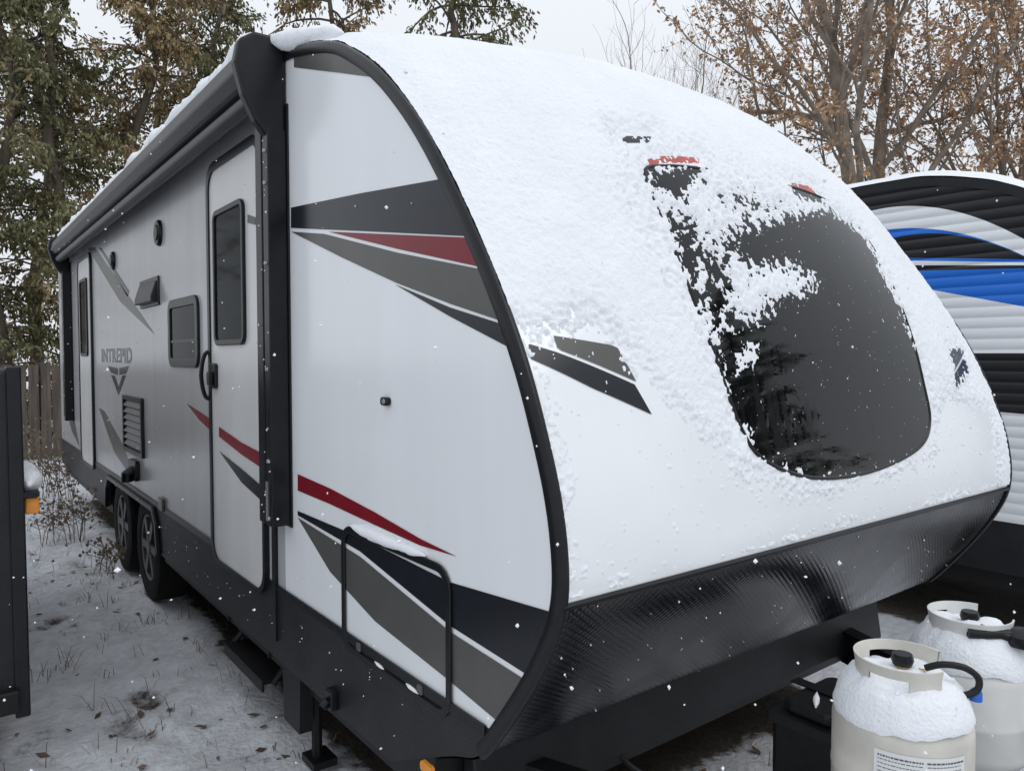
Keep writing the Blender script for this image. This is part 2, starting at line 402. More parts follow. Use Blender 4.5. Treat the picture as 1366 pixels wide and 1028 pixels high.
b = MB(); b.tube(catmull([(XS, yg, zh + .12), (XS - .035, yg + .01, zh + .10), (XS - .052, yg + .01, zh), (XS - .035, yg + .01, zh - .10), (XS, yg, zh - .12)], 6), .010, 8); b.build('grab_handle', M['black'], T, sm=True)
decal('stripe_decal', [(292, 569), (322, 590), (349, 604), (349, 624), (322, 606), (292, 582)], .0165, M['red'], dr)
decal('stripe_decal', [(292, 601), (322, 625), (349, 648), (349, 668), (322, 643)], .0165, M['dgrey'], dr)
decal('stripe_decal', [(330, 286), (341, 290), (341, 300), (330, 297)], .0165, M['dgrey'], dr)
# second door near the tail
b = MB(); b.prism(rrect(7.45, 8.15, zd0, zd1, .09), fYZ, XS - .014, XS - .001); rd = b.build('rear_door', M['door'], T, bevel=.004)
b = MB(); b.ring(rrect(7.42, 8.18, zd0 - .02, zd1 + .03, .1), rrect(7.46, 8.14, zd0 + .01, zd1 - .01, .085), fYZ, XS - .02, XS - .0005); b.build('door_frame', M['black'], rd)
side_window('door_window', 7.6, 8.0, 1.65, 2.35, .05, XS - .014, rd, .028)
# galley window, speakers, vents
y1w, z0w = S2(228, 489); y0w, z1w = S2(266, 392)
win = side_window('side_window', y0w, y1w, z0w, z1w, .07, XS, T, .05)
MB().box(XS - .0105, XS - .0072, y0w + .05, y1w - .05, z0w + (z1w - z0w) * .36, z0w + (z1w - z0w) * .36 + .014).build('window_bar', M['black'], win)
for (u, vv, r) in ((213, 311, .078), (152, 348, .07)):
    y, z = S2(u, vv); b = MB(); b.lathe([(0, -.022), (r * .55, -.026), (r * .62, -.018), (r * .9, -.02), (r, -.008), (r, 0)], (XS, y, z), 28, 'x'); b.build('outdoor_speaker', M['black'], T, sm=True)
y1v, z0v = S2(190, 408); y0v, z1v = S2(212, 372)
b = MB(); b.prism([(XS, z1v), (XS - .02, z1v - .01), (XS - .05, z0v + .03), (XS - .046, z0v), (XS, z0v)], fXZ, y0v, y1v); vh = b.build('range_vent', M['case'], T, bevel=.008)
b = MB(); b.box(XS - .012, XS - .0005, y0v - .02, y1v + .02, z0v - .02, z1v + .02); b.build('vent_flange', M['case'], vh, bevel=.004)
y1v, z0v = S2(168, 599); y0v, z1v = S2(192, 531)
b = MB(); b.ring(rrect(y0v, y1v, z0v, z1v, .02), rrect(y0v + .035, y1v - .035, z0v + .03, z1v - .03, .01), fYZ, XS - .02, XS - .0005); fv = b.build('fridge_vent', M['black'], T, bevel=.003)
b = MB(); b.box(XS - .004, XS - .001, y0v + .03, y1v - .03, z0v + .025, z1v - .025)
n = 7
for k in range(n):
    z = z0v + .04 + (z1v - z0v - .08) * (k + .5) / n
    b.prism([(XS - .004, z + .02), (XS - .02, z - .012), (XS - .016, z - .016), (XS - .004, z + .01)], fXZ, y0v + .04, y1v - .04)
b.build('louvre_grille', M['black'], fv)
y, z = S2(182, 626); b = MB(); b.prism(rrect(y - .12, y + .12, z - .07, z + .07, .03), fYZ, XS - .03, XS - .0005); b.tube([(XS - .02, y, z), (XS - .06, y, z - .03), (XS - .06, y, z - .08)], .04, 10); b.build('outlet_cover', M['black'], T, bevel=.006)
y, z = S2(517, 535); b = MB(); b.prism(rrect(y - .024, y + .024, z - .013, z + .013, .012), fYZ, XS - .014, XS - .0005); lk = b.build('latch', M['black'], T, bevel=.003)
MB().lathe([(0, -.019), (.007, -.019), (.008, -.0145)], (XS, y - .004, z), 12, 'x').build('key_core', M['steel'], lk)
# small fittings on the skirt
y, z = S2(448, 930); b = MB(); b.prism(rrect(y - .03, y + .03, z - .035, z + .035, .01), fYZ, XS - .03, XS - .004); b.tube([(XS - .03, y, z), (XS - .05, y, z - .02)], .018, 8); b.build('drain_fitting', M['black'], T, bevel=.004)
y, z = S2(218, 672); b = MB(); b.prism(rrect(y - .05, y + .05, z - .04, z + .04, .01), fYZ, XS - .02, XS - .004); b.build('drain_fitting', M['ogrey'], T, bevel=.004)
y, z = S2(575, 1022); b = MB(); b.prism(rrect(y - .03, y + .03, z - .014, z + .014, .01), fYZ, XS - .02, XS - .004); b.build('marker_light', M['amber'], T, bevel=.003)
# storage hatch
b = MB(); hy0, hy1, hz0, hz1 = 1.655, 2.335, .668, 1.092
b.ring(rrect(hy0, hy1, hz0, hz1, .07), rrect(hy0 + .025, hy1 - .025, hz0 + .025, hz1 - .025, .046), fYZ, XS - .0105, XS - .0045); sd = b.build('storage_hatch', M['black'], T, bevel=.003)
for yy in (hy1 - .13, hy0 + .16):
    b = MB(); b.prism(rrect(yy - .014, yy + .014, hz0 + .028, hz0 + .056, .006), fYZ, XS - .013, XS - .004); b.build('hatch_latch', M['ogrey'], sd, bevel=.003)
# awning
aw = MB(); aw.prism([(XS - .003, 2.80), (.955, 2.805), (.905, 2.775), (.893, 2.71), (.925, 2.66), (.99, 2.645), (XS - .003, 2.665)], fXZ, 2.86, 8.75)
AW = aw.build('awning', M['case'], T, bevel=.008)
b = MB(); b.tube([(.965, 2.87, 2.615), (.965, 8.7, 2.615)], .036, 14); b.build('roller_tube', M['case'], AW, sm=True)
for y in (2.80, 8.752):
    b = MB(); b.prism([(XS - .003, 2.845), (.945, 2.845), (.888, 2.805), (.872, 2.72), (.90, 2.61), (.945, 2.52), (.985, 2.47), (XS - .003, 2.47)], fXZ, y, y + .058); b.build('end_cap', M['black'], AW, bevel=.014)
for y in (2.79, 8.7):
    b = MB(); b.box(XS - .008, XS - .0008, y - .005, y + .17, .99, 2.60)
    b.box(.985, XS - .008, y + .005, y + .062, 1.0, 2.50); b.box(.990, XS - .008, y + .092, y + .16, 1.0, 2.55); b.box(1.02, XS - .008, y + .062, y + .092, 1.0, 2.5)
    am = b.build('awning_arm', M['black'], AW, bevel=.004)
    for z in (1.03, 1.25, 1.6, 2.0, 2.3, 2.42):
        b = MB(); b.lathe([(0, -.008), (.007, -.007), (.009, 0)], (.985, y + .034, z), 10, 'x'); b.build('rivet', M['steel'], AW, sm=True)
MB().box(.980, .9849, 2.832, 2.846, 1.02, 1.17).build('level_strip', M['steel'], AW)
MB().box(XS - .014, XS - .0005, 2.955, 2.99, .5, 2.64).build('corner_moulding', M['black'], T)
# folding step, jack
b = MB()
for dx, z in ((.05, .40), (.0, .24)):
    b.box(XS + dx, XS + dx + .2, 3.16, 3.70, z, z + .018); b.box(XS + dx - .004, XS + dx + .008, 3.16, 3.70, z - .03, z + .02)
for y in (3.14, 3.705):
    b.box(XS + .02, XS + .20, y, y + .014, .36, .50)
    b.tube([(XS + .2, y + .007, .42), (XS + .04, y + .007, .24)], .014, 6); b.tube([(XS + .05, y + .007, .44), (XS + .10, y + .007, .24)], .012, 6)
b.build('entry_step', M['frame'], T, bevel=.003)
b = MB(); b.prism([(2.72, .52), (2.92, .52), (2.90, .20), (2.74, .20)], fYZ, XS - .003, XS + .05); b.box(XS + .06, XS + .16, 2.76, 2.88, .02, .05); b.tube([(XS + .10, 2.82, .3), (XS + .10, 2.82, .05)], .022, 8); b.build('stabiliser_jack', M['frame'], T)
# wheels
def wheel(y, xo, sgn):
    b = MB(); R = .36
    b.lathe([(.22, .0), (.23, -.012 * sgn), (.30, -.018 * sgn), (.345, -.008 * sgn), (R, .02 * sgn), (R, .18 * sgn), (.345, .205 * sgn), (.23, .21 * sgn), (.22, .2 * sgn)], (xo, y, R), 40, 'x')
    w = b.build('wheel', M['tyre'], T, sm=True)
    b = MB(); b.lathe([(.222, -.006 * sgn), (.205, .0), (.2, .09 * sgn), (.0, .10 * sgn)], (xo, y, R), 32, 'x'); b.lathe([(0, -.012 * sgn), (.05, -.01 * sgn), (.06, .09 * sgn)], (xo, y, R), 20, 'x')
    for k in range(6):
        th = k * pi / 3; d = Vector((0, cos(th), sin(th))); e = Vector((0, -sin(th), cos(th)))
        c = Vector((xo, y, R)); vs = []
        for q, wd in ((.04, .022), (.205, .03)):
            for s in (-1, 1):
                for dx in (-.004, .04): vs.append(c + d * q + e * wd * s + Vector((dx * sgn, 0, 0)))
        b.add(vs, [(0, 1, 3, 2), (4, 6, 7, 5), (0, 4, 5, 1), (2, 3, 7, 6), (0, 2, 6, 4), (1, 5, 7, 3)])
    b.build('rim', M['alloy'], w)
for y in (yw0, yw1): wheel(y, XS + .03, 1); wheel(y, XE - .03, -1)

# ---- nose: window, decals
def cap_px(px): return [onCap(u, v) for u, v in px]
def cap_patch(name, poly, off, m, ncol=24, parent=T):
    poly = np.array(poly); r0, r1 = poly[:, 1].min() + .05, poly[:, 1].max() - .05
    n = max(3, int((r1 - r0) / 1.5)); rows = np.linspace(r0, r1, n); vs = []
    for r in rows:
        xs = []
        for k in range(len(poly)):
            (xa, ra), (xb, rb) = poly[k], poly[(k + 1) % len(poly)]
            if (ra - r) * (rb - r) <= 0 and ra != rb: xs.append(xa + (xb - xa) * (r - ra) / (rb - ra))
        xa, xb = min(xs), max(xs)
        vs += [surf(r, xa + (xb - xa) * c / ncol, off) for c in range(ncol + 1)]
    fs = [(k * (ncol + 1) + c, k * (ncol + 1) + c + 1, (k + 1) * (ncol + 1) + c + 1, (k + 1) * (ncol + 1) + c) for k in range(n - 1) for c in range(ncol)]
    b = MB(); b.add(vs, fs); return b.build(name, m, parent, sm=True, ang=None)
WPX = [(1085, 637), (1020, 614), (988, 570), (958, 488), (925, 400), (890, 310), (860, 236), (885, 222), (985, 234), (1085, 260), (1125, 285), (1163, 330), (1202, 410), (1229, 500), (1240, 560), (1224, 598), (1160, 629)]
wpoly = [tuple(q) for q in catmull(cap_px(WPX), 6, True)]
fw = cap_patch('front_window', wpoly, .0025, M['glass'], 36)
b = MB(); pth = [surf(r, x, .0) for x, r in wpoly]; b.tube(pth + pth[:2], .007, 6, cap=False); b.build('window_gasket', M['black'], fw, sm=True)
dk = cap_px([(705, 459), (742, 470), (846, 513), (869, 553), (790, 518), (706, 478)])
gy = cap_px([(738, 448), (822, 462), (848, 509), (744, 466)])
for pl, m in ((dk, 'dgrey'), (gy, 'ogrey')):
    cap_patch('nose_decal', pl, .002, M[m], 10)
    cap_patch('nose_decal', [(2 * XC - x, r) for x, r in pl], .002, M[m], 10)
cap_patch('accent_decal', cap_px([(860, 214), (885, 208), (932, 211), (932, 219), (885, 217), (864, 222)]), .0018, M['redl'], 8)
cap_patch('accent_decal', cap_px([(1048, 243), (1080, 249), (1097, 270), (1074, 262)]), .0018, M['redl'], 8)
cap_patch('nose_decal', cap_px([(828, 181), (868, 183), (866, 191), (832, 191)]), .002, M['dgrey'], 8)

# ------------------------------------------------------------------ snow on the trailer
def sd_poly(px, py, poly):
    poly = np.array(poly, float); d = np.full(px.shape, 1e9); ins = np.zeros(px.shape, bool); n = len(poly)
    for k in range(n):
        ax, ay = poly[k]; bx, by = poly[(k + 1) % n]
        ex, ey = bx - ax, by - ay; wx, wy = px - ax, py - ay
        t = np.clip((wx * ex + wy * ey) / (ex * ex + ey * ey + 1e-12), 0, 1)
        d = np.minimum(d, np.hypot(wx - ex * t, wy - ey * t))
        c = ((ay <= py) & (by > py)) | ((by <= py) & (ay > py))
        with np.errstate(divide='ignore', invalid='ignore'):
            xi = ax + (py - ay) * ex / (ey if ey != 0 else 1e-12)
        ins ^= c & (px < xi)
    return np.where(ins, -d, d)
def toXS(px):
    out = []
    for u, v in px:
        x, r = onCap(u, v); i = int(r); out.append((x, S[i] + (S[min(i + 1, NR - 1)] - S[i]) * (r - i)))
    return out
bare_main = toXS([(1018, 296), (1060, 288), (1105, 280), (1146, 308), (1188, 390), (1224, 470), (1244, 545), (1246, 598), (1165, 640), (1085, 645), (1008, 608), (984, 560), (956, 475), (980, 436), (1040, 402), (1092, 372), (1050, 348), (1000, 358), (966, 330), (985, 305)])
bare_spots = [toXS(q) for q in ([(852, 226), (930, 226), (914, 268), (884, 250)], [(903, 306), (926, 318), (936, 400), (918, 396)], [(826, 178), (870, 182), (866, 192), (830, 192)])]
bare_lights = [toXS(q) for q in ([(862, 209), (932, 208), (934, 220), (864, 222)], [(1050, 243), (1084, 249), (1098, 272), (1064, 264)])]
bare_thin = [toXS(q) for q in ([(880, 270), (920, 290), (975, 330), (985, 420), (955, 470), (920, 390)], [(940, 240), (1060, 268), (1100, 282), (1020, 300), (950, 290)])]
bare_low = toXS([(676, 430), (720, 455), (800, 450), (850, 492), (930, 575), (985, 630), (1090, 655), (1240, 612), (1258, 520), (1318, 545), (1330, 652), (1050, 730), (770, 805), (748, 640)])
gdec = [toXS(q) for q in ([(702, 456), (735, 440), (790, 425), (830, 460), (850, 508), (872, 556), (790, 522), (704, 480)],)]
rdec = [(2 * XC - x, s) for x, s in toXS([(745, 462), (822, 462), (848, 509), (869, 553), (790, 516)])]
clump = toXS([(978, 505), (985, 465), (1012, 460), (1000, 490)])
r0 = next(i for i in range(NR) if prof[i, 1] > 1.12)
NC = 520
xs = np.linspace(XS + .010, XE - .006, NC + 1)
RR = np.arange(r0, NR)
XG, SG = np.meshgrid(xs, S[RR])
k = np.abs((XG - XC) / (WID / 2)); hh = bul[RR][:, None] * np.clip(1 - k ** 2.4, 0, None)
PG = np.stack([XG, prof[RR, 0][:, None] + nor[RR, 0][:, None] * hh, prof[RR, 1][:, None] + nor[RR, 1][:, None] * hh], -1)
NG = np.stack([np.zeros_like(XG), np.repeat(nor[RR, 0][:, None], NC + 1, 1), np.repeat(nor[RR, 1][:, None], NC + 1, 1)], -1)
dhx = np.gradient(hh, axis=1) / (xs[1] - xs[0]); NG[..., 0] = -dhx; NG /= np.linalg.norm(NG, axis=2)[..., None]
nA = fbm(XG / .06, SG / .06, 1) - .5; nB = fbm(XG / .012, SG / .012, 2, 2) - .5; nC = fbm(XG / .25, SG / .25, 3, 3) - .5
c = sd_poly(XG, SG, bare_main) + nA * .09 + nB * .11
for q in bare_spots: c = np.minimum(c, sd_poly(XG, SG, q) + nA * .07 + nB * .12 - .002)
for q in bare_lights: c = np.minimum(c, sd_poly(XG, SG, q) + nB * .09 + nA * .04 - .002)
for q, of in zip(bare_thin, (.030, .050)): c = np.minimum(c, sd_poly(XG, SG, q) * .5 + nA * .13 + nB * .18 + of)
for q in gdec: c = np.minimum(c, sd_poly(XG, SG, q) + nA * .05 + nB * .16 - .004)
c = np.minimum(c, sd_poly(XG, SG, rdec) + nB * .12 + nA * .04 - .004)
c = np.minimum(c, sd_poly(XG, SG, bare_low) + nA * .07 + nB * .12 + nC * .10)
c = np.maximum(c, -sd_poly(XG, SG, clump) + nB * .06)
# a few loose flakes left on bare surfaces
fl = (fbm(XG / .010, SG / .010, 9, 2) - .93 + .10 * fbm(XG / .3, SG / .3, 4)) * .2
c = np.maximum(c, fl)
nz = np.clip(NG[..., 2], 0, 1)
Tk = .002 + .026 * npsmooth(.5, 1.0, nz)
edge = np.minimum(npsmooth(0, .08, XG - XS - .01), npsmooth(0, .07, XE - XG))
th = npsmooth(0, .10, c) * Tk * (.2 + .8 * edge) + .004 * npsmooth(.006, .045, c)
th += np.where(c > 0, (nB * .005 + nA * .005 + nC * .014 * nz) * npsmooth(0, .08, c), 0)
th = np.where(c > 0, np.maximum(th, .0005) + .0028, .0)
VG = PG + NG * th[..., None]
inc = c > 0
fm = inc[:-1, :-1] | inc[1:, :-1] | inc[:-1, 1:] | inc[1:, 1:]
ii, jj = np.nonzero(fm); a = ii * (NC + 1) + jj
faces = np.stack([a, a + 1, a + NC + 2, a + NC + 1], 1)
used = np.unique(faces); remap = np.full(VG.shape[0] * VG.shape[1], -1); remap[used] = np.arange(len(used))
b = MB(); b.v = [tuple(q) for q in VG.reshape(-1, 3)[used]]; b.f = [tuple(q) for q in remap[faces].tolist()]
o = b.build('snow_cover', M['snow'], None, sm=True, recalc=False, ang=None)
tag(o, 'blanket of fresh snow over the roof and nose of the white trailer', 'snow', kind='stuff')
def lumpy(path, r, seed, name, label, sides=12):
    rg = random.Random(seed); pts = []
    path = [Vector(p) for p in path]
    for k in range(len(path) - 1):
        L = (path[k + 1] - path[k]).length; n = max(2, int(L / .02))
        pts += [path[k].lerp(path[k + 1], j / n) for j in range(n)]
    pts.append(path[-1])
    rs = []
    for k, p in enumerate(pts):
        e = min(1, min(k, len(pts) - 1 - k) / 4 + .12)
        rs.append(r * e * (.55 + .9 * float(fbm(k * .13, seed * 3.3, seed))))
    b = MB(); b.tube(pts, rs, sides, lump=lambda: rg.uniform(.92, 1.08))
    o = b.build(name, M['snow'], None, sm=True, ang=None); return tag(o, label, 'snow', kind='stuff')
lumpy([(.99, 2.84, 2.815), (.99, 4.6, 2.815), (1.01, 6.5, 2.82), (.99, 8.6, 2.815)], .058, 3, 'snow_ridge', 'ridge of snow lying along the top of the awning case')
lumpy([(1.0, 2.84, 2.835), (1.06, 2.74, 2.815), (1.10, 2.6, 2.795), (1.12, 2.42, 2.75)], .034, 4, 'snow_lump', 'lump of snow on the roof corner above the awning end')
lumpy([(XS - .005, hy1 - .06, hz1 + .002), (XS - .005, hy0 + .13, hz1 + .004)], .018, 5, 'snow_ridge', 'thin ridge of snow on top of the storage hatch frame')
lumpy([(XS - .008, hy1 - .24, hz0 + .03), (XS - .008, hy1 - .30, hz0 + .025)], .018, 6, 'snow_lump', 'small lump of snow on the lower frame of the storage hatch')
lumpy([(XS - .008, hy0 + .24, hz0 + .03), (XS - .008, hy0 + .17, hz0 + .025)], .018, 8, 'snow_lump', 'second lump of snow on the hatch lower frame, nearer the nose')

# ------------------------------------------------------------------ neighbouring trailer
XN = 4.85; DY = -.62; ZN = .055
N_ = thing('travel_trailer', 'neighbouring travel trailer with ribbed siding in black, white and blue behind the white nose', 'trailer', (XN + 1.2, 4.5, 0))
def nside():
    m, nt, bs = newmat('ribbed_siding_paint'); Nn = nt.nodes; L = nt.links
    g = Nn.new('ShaderNodeNewGeometry'); sp = Nn.new('ShaderNodeSeparateXYZ'); L.new(g.outputs['Position'], sp.inputs[0])
    cl = Nn.new('ShaderNodeClamp'); cl.inputs[1].default_value = .6; cl.inputs[2].default_value = 3.2; L.new(sp.outputs[1], cl.inputs[0])
    Wt = (.84, .86, .88, 1); Bk = (.014, .015, .018, 1); Bl = (.02, .17, .68, 1)
    lines = [([(1175, 279), (1270, 281), (1366, 319)], Wt), ([(1190, 306), (1284, 312), (1366, 341)], Bl), ([(1205, 315), (1284, 315), (1366, 342)], Bk), ([(1222, 344), (1366, 346)], Bl),
             ([(1226, 348), (1366, 350)], Wt), ([(1232, 354), (1366, 354)], Bk), ([(1240, 361), (1366, 358)], Bl), ([(1262, 390), (1366, 409)], Wt),
             ([(1290, 471), (1366, 471)], Bk), ([(1310, 547), (1366, 552)], Wt)]
    cur = None
    for px, cc in lines:
        yz = np.array([[onX(u, v, XN).y, onX(u, v, XN).z] for u, v in px]); deg = len(px) - 1
        co = np.polyfit(yz[:, 0], yz[:, 1], deg)
        def ma(op, a, b):
            x = Nn.new('ShaderNodeMath'); x.operation = op
            for kk, q in ((0, a), (1, b)):
                if isinstance(q, (int, float)): x.inputs[kk].default_value = float(q)
                else: L.new(q, x.inputs[kk])
            return x.outputs[0]
        val = float(co[0])
        for q in co[1:]: val = ma('ADD', ma('MULTIPLY', val, cl.outputs[0]), float(q))
        tst = ma('LESS_THAN', sp.outputs[2], val)
        mx = Nn.new('ShaderNodeMix'); mx.data_type = 'RGBA'
        L.new(tst, mx.inputs[0])
        if cur is None: mx.inputs[6].default_value = Bk
        else: L.new(cur, mx.inputs[6])
        mx.inputs[7].default_value = cc; cur = mx.outputs[2]
    L.new(cur, bs.inputs['Base Color']); bs.inputs['Roughness'].default_value = .32; bs.inputs['Specular IOR Level'].default_value = .35
    return m
arcY = [(prof[i, 1] - ZN, prof[i, 0] + DY) for i in range(0, NF) if prof[i, 0] < 3.0]
az = np.array([q[0] for q in arcY]); ay = np.array([q[1] for q in arcY])
b = MB(); zz = np.arange(.70, 2.79 - ZN, .0125); vs = []
for z in zz:
    x = XN - .010 * abs(sin(pi * z / .0625)) ** .5
    y0 = float(np.interp(z, az, ay)); vs += [(x, y0, z), (x, 9.6, z)]
b.add(vs, [(2 * k, 2 * k + 1, 2 * k + 3, 2 * k + 2) for k in range(len(zz) - 1)]); b.build('side_wall', nside(), N_, sm=True, ang=60)
b = MB(); idx = list(range(0, NF, 4)) + [NF, NR - 1]
b.add([(x, prof[i, 0] + DY, prof[i, 1] - ZN) for i in idx for x in (XN, XN + 2.4)], [(2 * k, 2 * k + 1, 2 * k + 3, 2 * k + 2) for k in range(len(idx) - 1)]); b.build('roof_and_nose', M['white'], N_, sm=True)
vs = []; fs = []; n = 4
for i in idx:
    for a_, bx in ((-.04, -.014), (.012, -.014), (.012, .03), (-.04, .002)): vs.append((XN + bx, prof[i, 0] + DY + nor[i, 0] * a_, prof[i, 1] - ZN + nor[i, 1] * a_))
for kk in range(len(idx) - 1):
    for j in range(n): fs.append((kk * n + j, kk * n + (j + 1) % n, (kk + 1) * n + (j + 1) % n, (kk + 1) * n + j))
b = MB(); b.add(vs, fs); b.build('edge_trim', M['black'], N_, sm=True)
MB().box(XN - .006, XN + .02, 1.3, 9.6, .40, .705).build('lower_skirt', M['skirt'], N_)
MB().box(XN + .05, XN + 2.35, 1.4, 9.5, .3, .55).build('belly_pan', M['frame'], N_)
MB().box(XN + 2.38, XN + 2.4, 1.3, 9.6, .4, 2.72).build('far_wall', M['panel'], N_)
MB().box(XN, XN + 2.4, 9.6, 9.62, .4, 2.72).build('rear_wall', M['panel'], N_)
for y in (5.2, 6.1):
    b = MB(); b.lathe([(.0, .03), (.22, .0), (.30, -.018), (.36, .02), (.36, .2), (.2, .2)], (XN + .04, y, .36), 28, 'x'); b.build('wheel', M['tyre'], N_, sm=True)
rows = [i for i in range(0, NR, 6) if prof[i, 1] > 2.2]; xx = np.linspace(XN - .012, XN + 2.42, 50); vs = []
for i in rows:
    for x in xx:
        e = smooth(0, .1, x - XN + .02) * smooth(0, .1, XN + 2.42 - x); h = (.010 + .05 * max(nor[i, 1], 0) ** 3) * (.2 + .8 * e) + .012 * (float(fbm(x * 6, prof[i, 0] * 6, 5)) - .5) + .008
        vs.append((x, prof[i, 0] + DY + nor[i, 0] * h, prof[i, 1] - ZN + nor[i, 1] * h))
b = MB(); b.add(vs, [(k * 50 + c, k * 50 + c + 1, (k + 1) * 50 + c + 1, (k + 1) * 50 + c) for k in range(len(rows) - 1) for c in range(49)])
o = b.build('snow_cover', M['snow'], None, sm=True, ang=None); tag(o, 'snow lying on the roof of the black and blue ribbed trailer', 'snow', kind='stuff')

# ------------------------------------------------------------------ dark vehicle at the left edge
U = thing('utility_trailer', 'black slab sided trailer body with amber marker at the left edge of the photo', 'trailer', (-.8, 5, 0))
b = MB(); b.prism([(3.46, .27), (3.52, 1.60), (6.4, 1.60), (6.4, .27)], fYZ, -1.9, .235); b.build('body', M['skirt'], U, bevel=.02)
b = MB(); b.prism([(3.445, .24), (3.50, 1.61), (3.56, 1.61), (3.50, .24)], fYZ, .20, .25); b.build('corner_post', M['black'], U, bevel=.006)
b = MB(); b.box(-1.88, .215, 3.42, 3.459, .27, .36); b.build('bumper', M['frame'], U, bevel=.008)
p = onX(27, 651, .27); b = MB(); b.box(.252, .30, 3.50, 3.62, p.z - .035, p.z + .03); b.build('marker_light', M['amber'], U, bevel=.006)
MB().box(.236, .30, 3.48, 3.95, p.z + .035, p.z + .055).build('side_ledge', M['black'], U)
for y in (4.6, 5.5):
    b = MB(); b.lathe([(0, .02), (.2, .0), (.3, -.01), (.33, .02), (.33, .18), (.2, .18)], (-.1, y, .33), 24, 'x'); b.build('wheel', M['tyre'], U, sm=True)
lumpy([(.270, 3.49, p.z + .085), (.268, 3.9, p.z + .09)], .06, 11, 'snow_lump', 'lump of snow on the ledge above the amber marker light')

# ------------------------------------------------------------------ propane tanks, battery box, hoses
def tank(name, label, c, m, r=.155, yaw=0):
    t = thing(name, label, 'gas tank', c); c = Vector(c)
    b = MB()
    prof_ = [(.02, .035)] + [(r * sin(k * pi / 16), .04 + .085 * (1 - cos(k * pi / 16))) for k in range(1, 9)] + [(r, .20), (r + .0015, .205), (r + .0015, .215), (r, .22), (r, .125 + .205)] + [(r * cos(k * pi / 18), .33 + .095 * sin(k * pi / 18)) for k in range(1, 9)] + [(.0, .425)]
    b.lathe(prof_, c, 48); b.build('body', m, t, sm=True)
    b = MB(); b.lathe([(.11, .0), (.115, .0), (.115, .06), (.11, .06)], c, 32); b.build('foot_ring', m, t, sm=True)
    b = MB(); a0 = yaw; ro = .105
    nseg = 72; vs = []; fs = []
    span = 2 * pi * .78; zs = (.395, .428, .466, .49)
    for k in range(nseg + 1):
        th = a0 + span * k / nseg
        for rr in (ro, ro - .005):
            for z in zs: vs.append(c + Vector((rr * cos(th) * (1 + .04 * (z > .48)), rr * sin(th) * (1 + .04 * (z > .48)), z)))
    for k in range(nseg):
        q = k / nseg; hole = (.16 < q < .34) or (.66 < q < .84)
        for o_ in (0, 4):
            for j in range(3):
                if j == 1 and hole: continue
                fs.append((k * 8 + o_ + j, (k + 1) * 8 + o_ + j, (k + 1) * 8 + o_ + j + 1, k * 8 + o_ + j + 1))
        fs.append((k * 8 + 3, (k + 1) * 8 + 3, (k + 1) * 8 + 7, k * 8 + 7))
    b.add(vs, fs); b.build('collar', m, t, sm=True)
    b = MB(); b.tube([c + Vector((0, 0, .41)), c + Vector((0, 0, .47))], .018, 12); b.tube([c + Vector((0, 0, .45)), c + Vector((.05 * cos(a0 - .6), .05 * sin(a0 - .6), .45))], .013, 10); b.build('valve', M['brass'], t, sm=True)
    b = MB(); b.lathe([(0, .495), (.022, .495), (.026, .48), (.022, .468), (0, .468)], c, 16); b.build('valve_knob', M['black'], t, sm=True)
    return t
c1 = atD(1212, 1.80, .432); c2 = atD(1302, 2.16, .412)
cam_a = math.atan2(-c1.y, -c1.x)
t1 = tank('propane_tank', 'cream propane tank with snowy shoulders and a printed sticker, nearest the camera', c1, M['tank'], .156, cam_a - 4.0)
t2 = tank('propane_tank', 'white propane tank behind the cream one, cut off by the right edge of the photo', c2, M['tank2'], .156, cam_a - 3.4)
def wrap(c, r, a0, a1, z0, z1, n=16):
    vs = [c + Vector((r * cos(a0 + (a1 - a0) * k / n), r * sin(a0 + (a1 - a0) * k / n), z)) for z in (z0, z1) for k in range(n + 1)]
    return vs, [(k, k + 1, n + 2 + k, n + 1 + k) for k in range(n)]
b = MB(); b.add(*wrap(c1, .1578, cam_a - .35, cam_a + .95, .18, .318)); st = b.build('sticker', M['label'], t1, sm=True)
b = MB(); rg = random.Random(4)
for row in range(12):
    z = .308 - row * .0095; a = cam_a - .30
    while a < cam_a + .9:
        w = rg.uniform(.015, .06); hh_ = .002 if row else .004
        if a + w < cam_a + .92 and not (.28 < a - cam_a < .34): b.add(*wrap(c1, .1583, a, a + w, z - hh_, z, 3))
        a += w + .012
b.build('print_lines', M['ink'], st)
def capsnow(c, seed, label):
    b = MB()
    def j(r, h, th):
        n = float(fbm(cos(th) * r * 22 + 9, sin(th) * r * 22 + 9, seed)) - .5
        m_ = float(fbm(cos(th) * 2.0 + 5, sin(th) * 2.0 + 5, seed + 2)) - .5
        k_ = float(fbm(cos(th) * r * 8 + 3, sin(th) * r * 8 + 3, seed + 4)) - .5
        return r * (1 + .04 * n), h + n * .024 * (1 if r < .14 else .3) + (m_ * .045 if h < .39 else 0) + (k_ * .06 if r < .12 else 0)
    pr = [(.1540, .355), (.1550, .365), (.150, .382), (.143, .402), (.134, .420), (.122, .434), (.112, .446), (.09, .458), (.06, .466), (.03, .470), (.0, .470)]
    b.lathe(pr, c, 80, jit=j); o = b.build('snow_cap', M['snow'], None, sm=True, ang=None); tag(o, label, 'snow', kind='stuff')
capsnow(c1, 3, 'cap of snow on the shoulders of the cream propane tank'); capsnow(c2, 6, 'cap of snow on the shoulders of the white propane tank')
